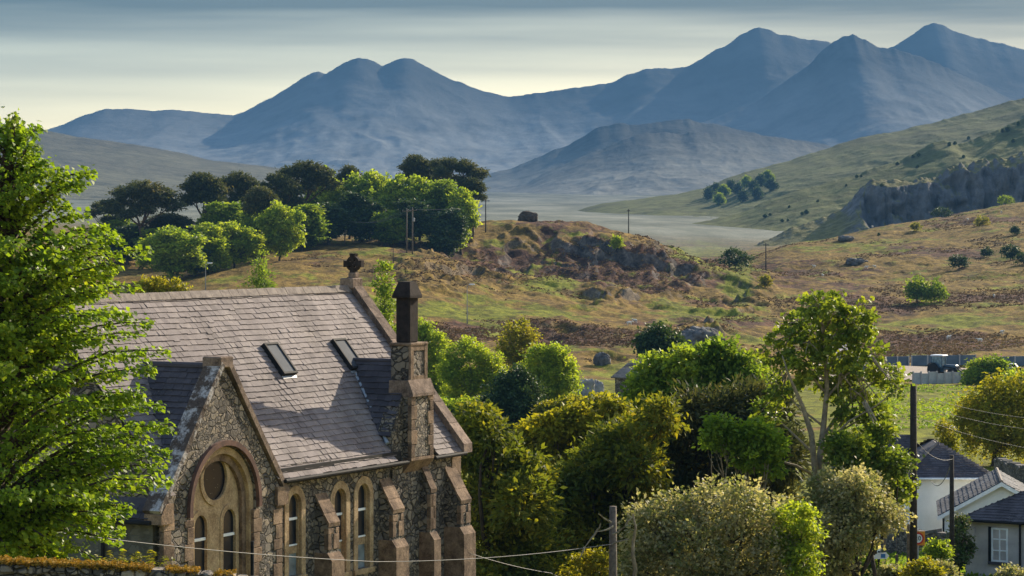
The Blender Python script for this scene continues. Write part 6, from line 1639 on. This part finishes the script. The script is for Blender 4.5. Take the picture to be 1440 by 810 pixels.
# ------------------------------------------------------------------ sheep
def sheep_mesh():
    n1, n2 = 12, 9; V = []
    mb = MB()
    for j in range(n2):
        ph = -math.pi/2 + math.pi*j/(n2-1)
        for i in range(n1):
            t = 2*math.pi*i/n1; mb.v.append((.52*math.sin(ph), .27*math.cos(ph)*math.cos(t)*(1+.1*math.sin(3*t)), .58 + .25*math.cos(ph)*math.sin(t))); mb.r.append(.5)
    for j in range(n2-1):
        for i in range(n1): mb.f.append((j*n1+i, j*n1+(i+1) % n1, (j+1)*n1+(i+1) % n1, (j+1)*n1+i))
    mb.tube([(.42, 0, .68), (.58, 0, .80), (.74, 0, .74), (.82, 0, .66)], [.13, .12, .09, .05], 8)
    for x, y in ((.32, .13), (.32, -.13), (-.32, .13), (-.32, -.13)): mb.tube([(x, y, .5), (x*1.02, y, .22), (x, y, -.02)], [.07, .045, .04], 6)
    for y in (-1, 1): mb.tube([(.62, y*.08, .82), (.58, y*.2, .80)], [.03, .012], 5)
    mb.tube([(-.5, 0, .66), (-.56, 0, .45)], [.04, .02], 5)
    return mb.build('sheep', M['wool'], None, True)
SH = [(1218,379,'sheep on the green beside the moor slab, left of a close pair'),(1230,378,'sheep right of a close pair above the willow'),(1398,419,'sheep lying out on the moor under the dark thorn trees'),(1334,478,'sheep on the red bracken above the yard wall'),(1378,482,'sheep low on the bracken above the round bush'),
      (1409,471,'sheep grazing beside a dark wet hollow near the right edge'),(1361,311,'sheep high on the moor just under the cliff'),(1145,377,'sheep alone on the left of the moor near the pole'),(1299,421,'sheep standing between the willow pair'),(1157,390,'sheep on the moor below the lone left sheep'),
      (1227,314,'sheep near the top left edge of the moor'),(885,458,'left sheep of two below the knoll'),(893,455,'right sheep of two below the knoll'),(1408,300,'sheep on the upper moor at the right')]
sp = sheep_mesh()
for i, (u, v, lab) in enumerate(SH):
    o = sp if i == 0 else sp.copy()
    if i: COL.objects.link(o)
    o.location = hit(u, v); o.rotation_euler = (0, 0, i * 2.3); tag(o, lab, 'sheep', 'sheep grazing on the moor')

# ------------------------------------------------------------------ far scrub and wood on the right-hand slopes
bpy.context.view_layer.update()
_dg = bpy.context.evaluated_depsgraph_get()
def rc(u, v):
    """the hillside seen at pixel u, v"""
    d = Vector(((u - 720) / F, 1, -(v - VH) / F)).normalized(); o = Vector((0, 0, 0))
    for _ in range(12):
        ok, loc, nor, ix, ob, mtx = scn.ray_cast(_dg, o, d)
        if not ok: return None
        if ob.name.startswith(('right_', 'cliff_', 'ground')): return loc
        o = loc + d * .05
    return None
FW = [(997,268,'dark'),(1007,262,'dark'),(1018,264,'mid'),(1028,258,'dark'),(1038,262,'dark'),(1050,252,'mid'),(1060,258,'dark'),(1070,250,'dark'),(1080,244,'mid'),(1085,256,'dark'),(1012,276,'mid'),(1045,272,'dark'),(1065,268,'dark')]
far_proto = {}
def far_tree(u, v, h, mt, lab, grp, name):
    p = rc(u, v)
    if p is None: return
    if mt not in far_proto:
        o = tree(name, lab, 'tree', (0, 0, 0), [(0,0,5.4,2.4,2.4,2.4),(-1.6,.3,3.8,2.2,2.2,2.2),(1.7,-.3,4.0,2.2,2.2,2.1),(0,0,2.4,2.6,2.6,2.2)], mt, .9, 170, 14, .6, 777, r0=.25)
        far_proto[mt] = o
    else: o = copy_tree(far_proto[mt])
    o.name = name; o.location = p - Vector((0, 0, .3)); k = h * p[1] / F / 8.0
    o.scale = (k * 1.15, k * 1.15, k); o.rotation_euler = (0, 0, u * 1.3); o['label'] = lab; o['group'] = grp
for i, (u, v, mt) in enumerate(FW): far_tree(u, v + 12, 17, mt, 'hazy tree in the small wood on the far slope right of the valley', 'trees of the far slope wood', 'broadleaf_tree')
FS = [(1076,306,6),(1083,303,4),(1110,292,4),(1128,302,5),(1134,301,7),(1150,284,4),(1190,262,4),(1205,250,5),(1211,249,4),(1262,232,5),(1284,222,5),(1292,220,6),(1335,205,6),(1343,203,5),(1362,196,5),(1410,186,6),(1417,185,8),(1432,176,6),(1425,200,6),(1100,312,5),(1108,311,4),(1290,236,5),(1240,262,5),(1355,222,5),(1236,331,5)]
for i, (u, v, h) in enumerate(FS): far_tree(u, v, h, 'dark', 'small dark bush dotted on the hazy right-hand hillside', 'bushes dotted on the hazy hillside', 'dark_bush')
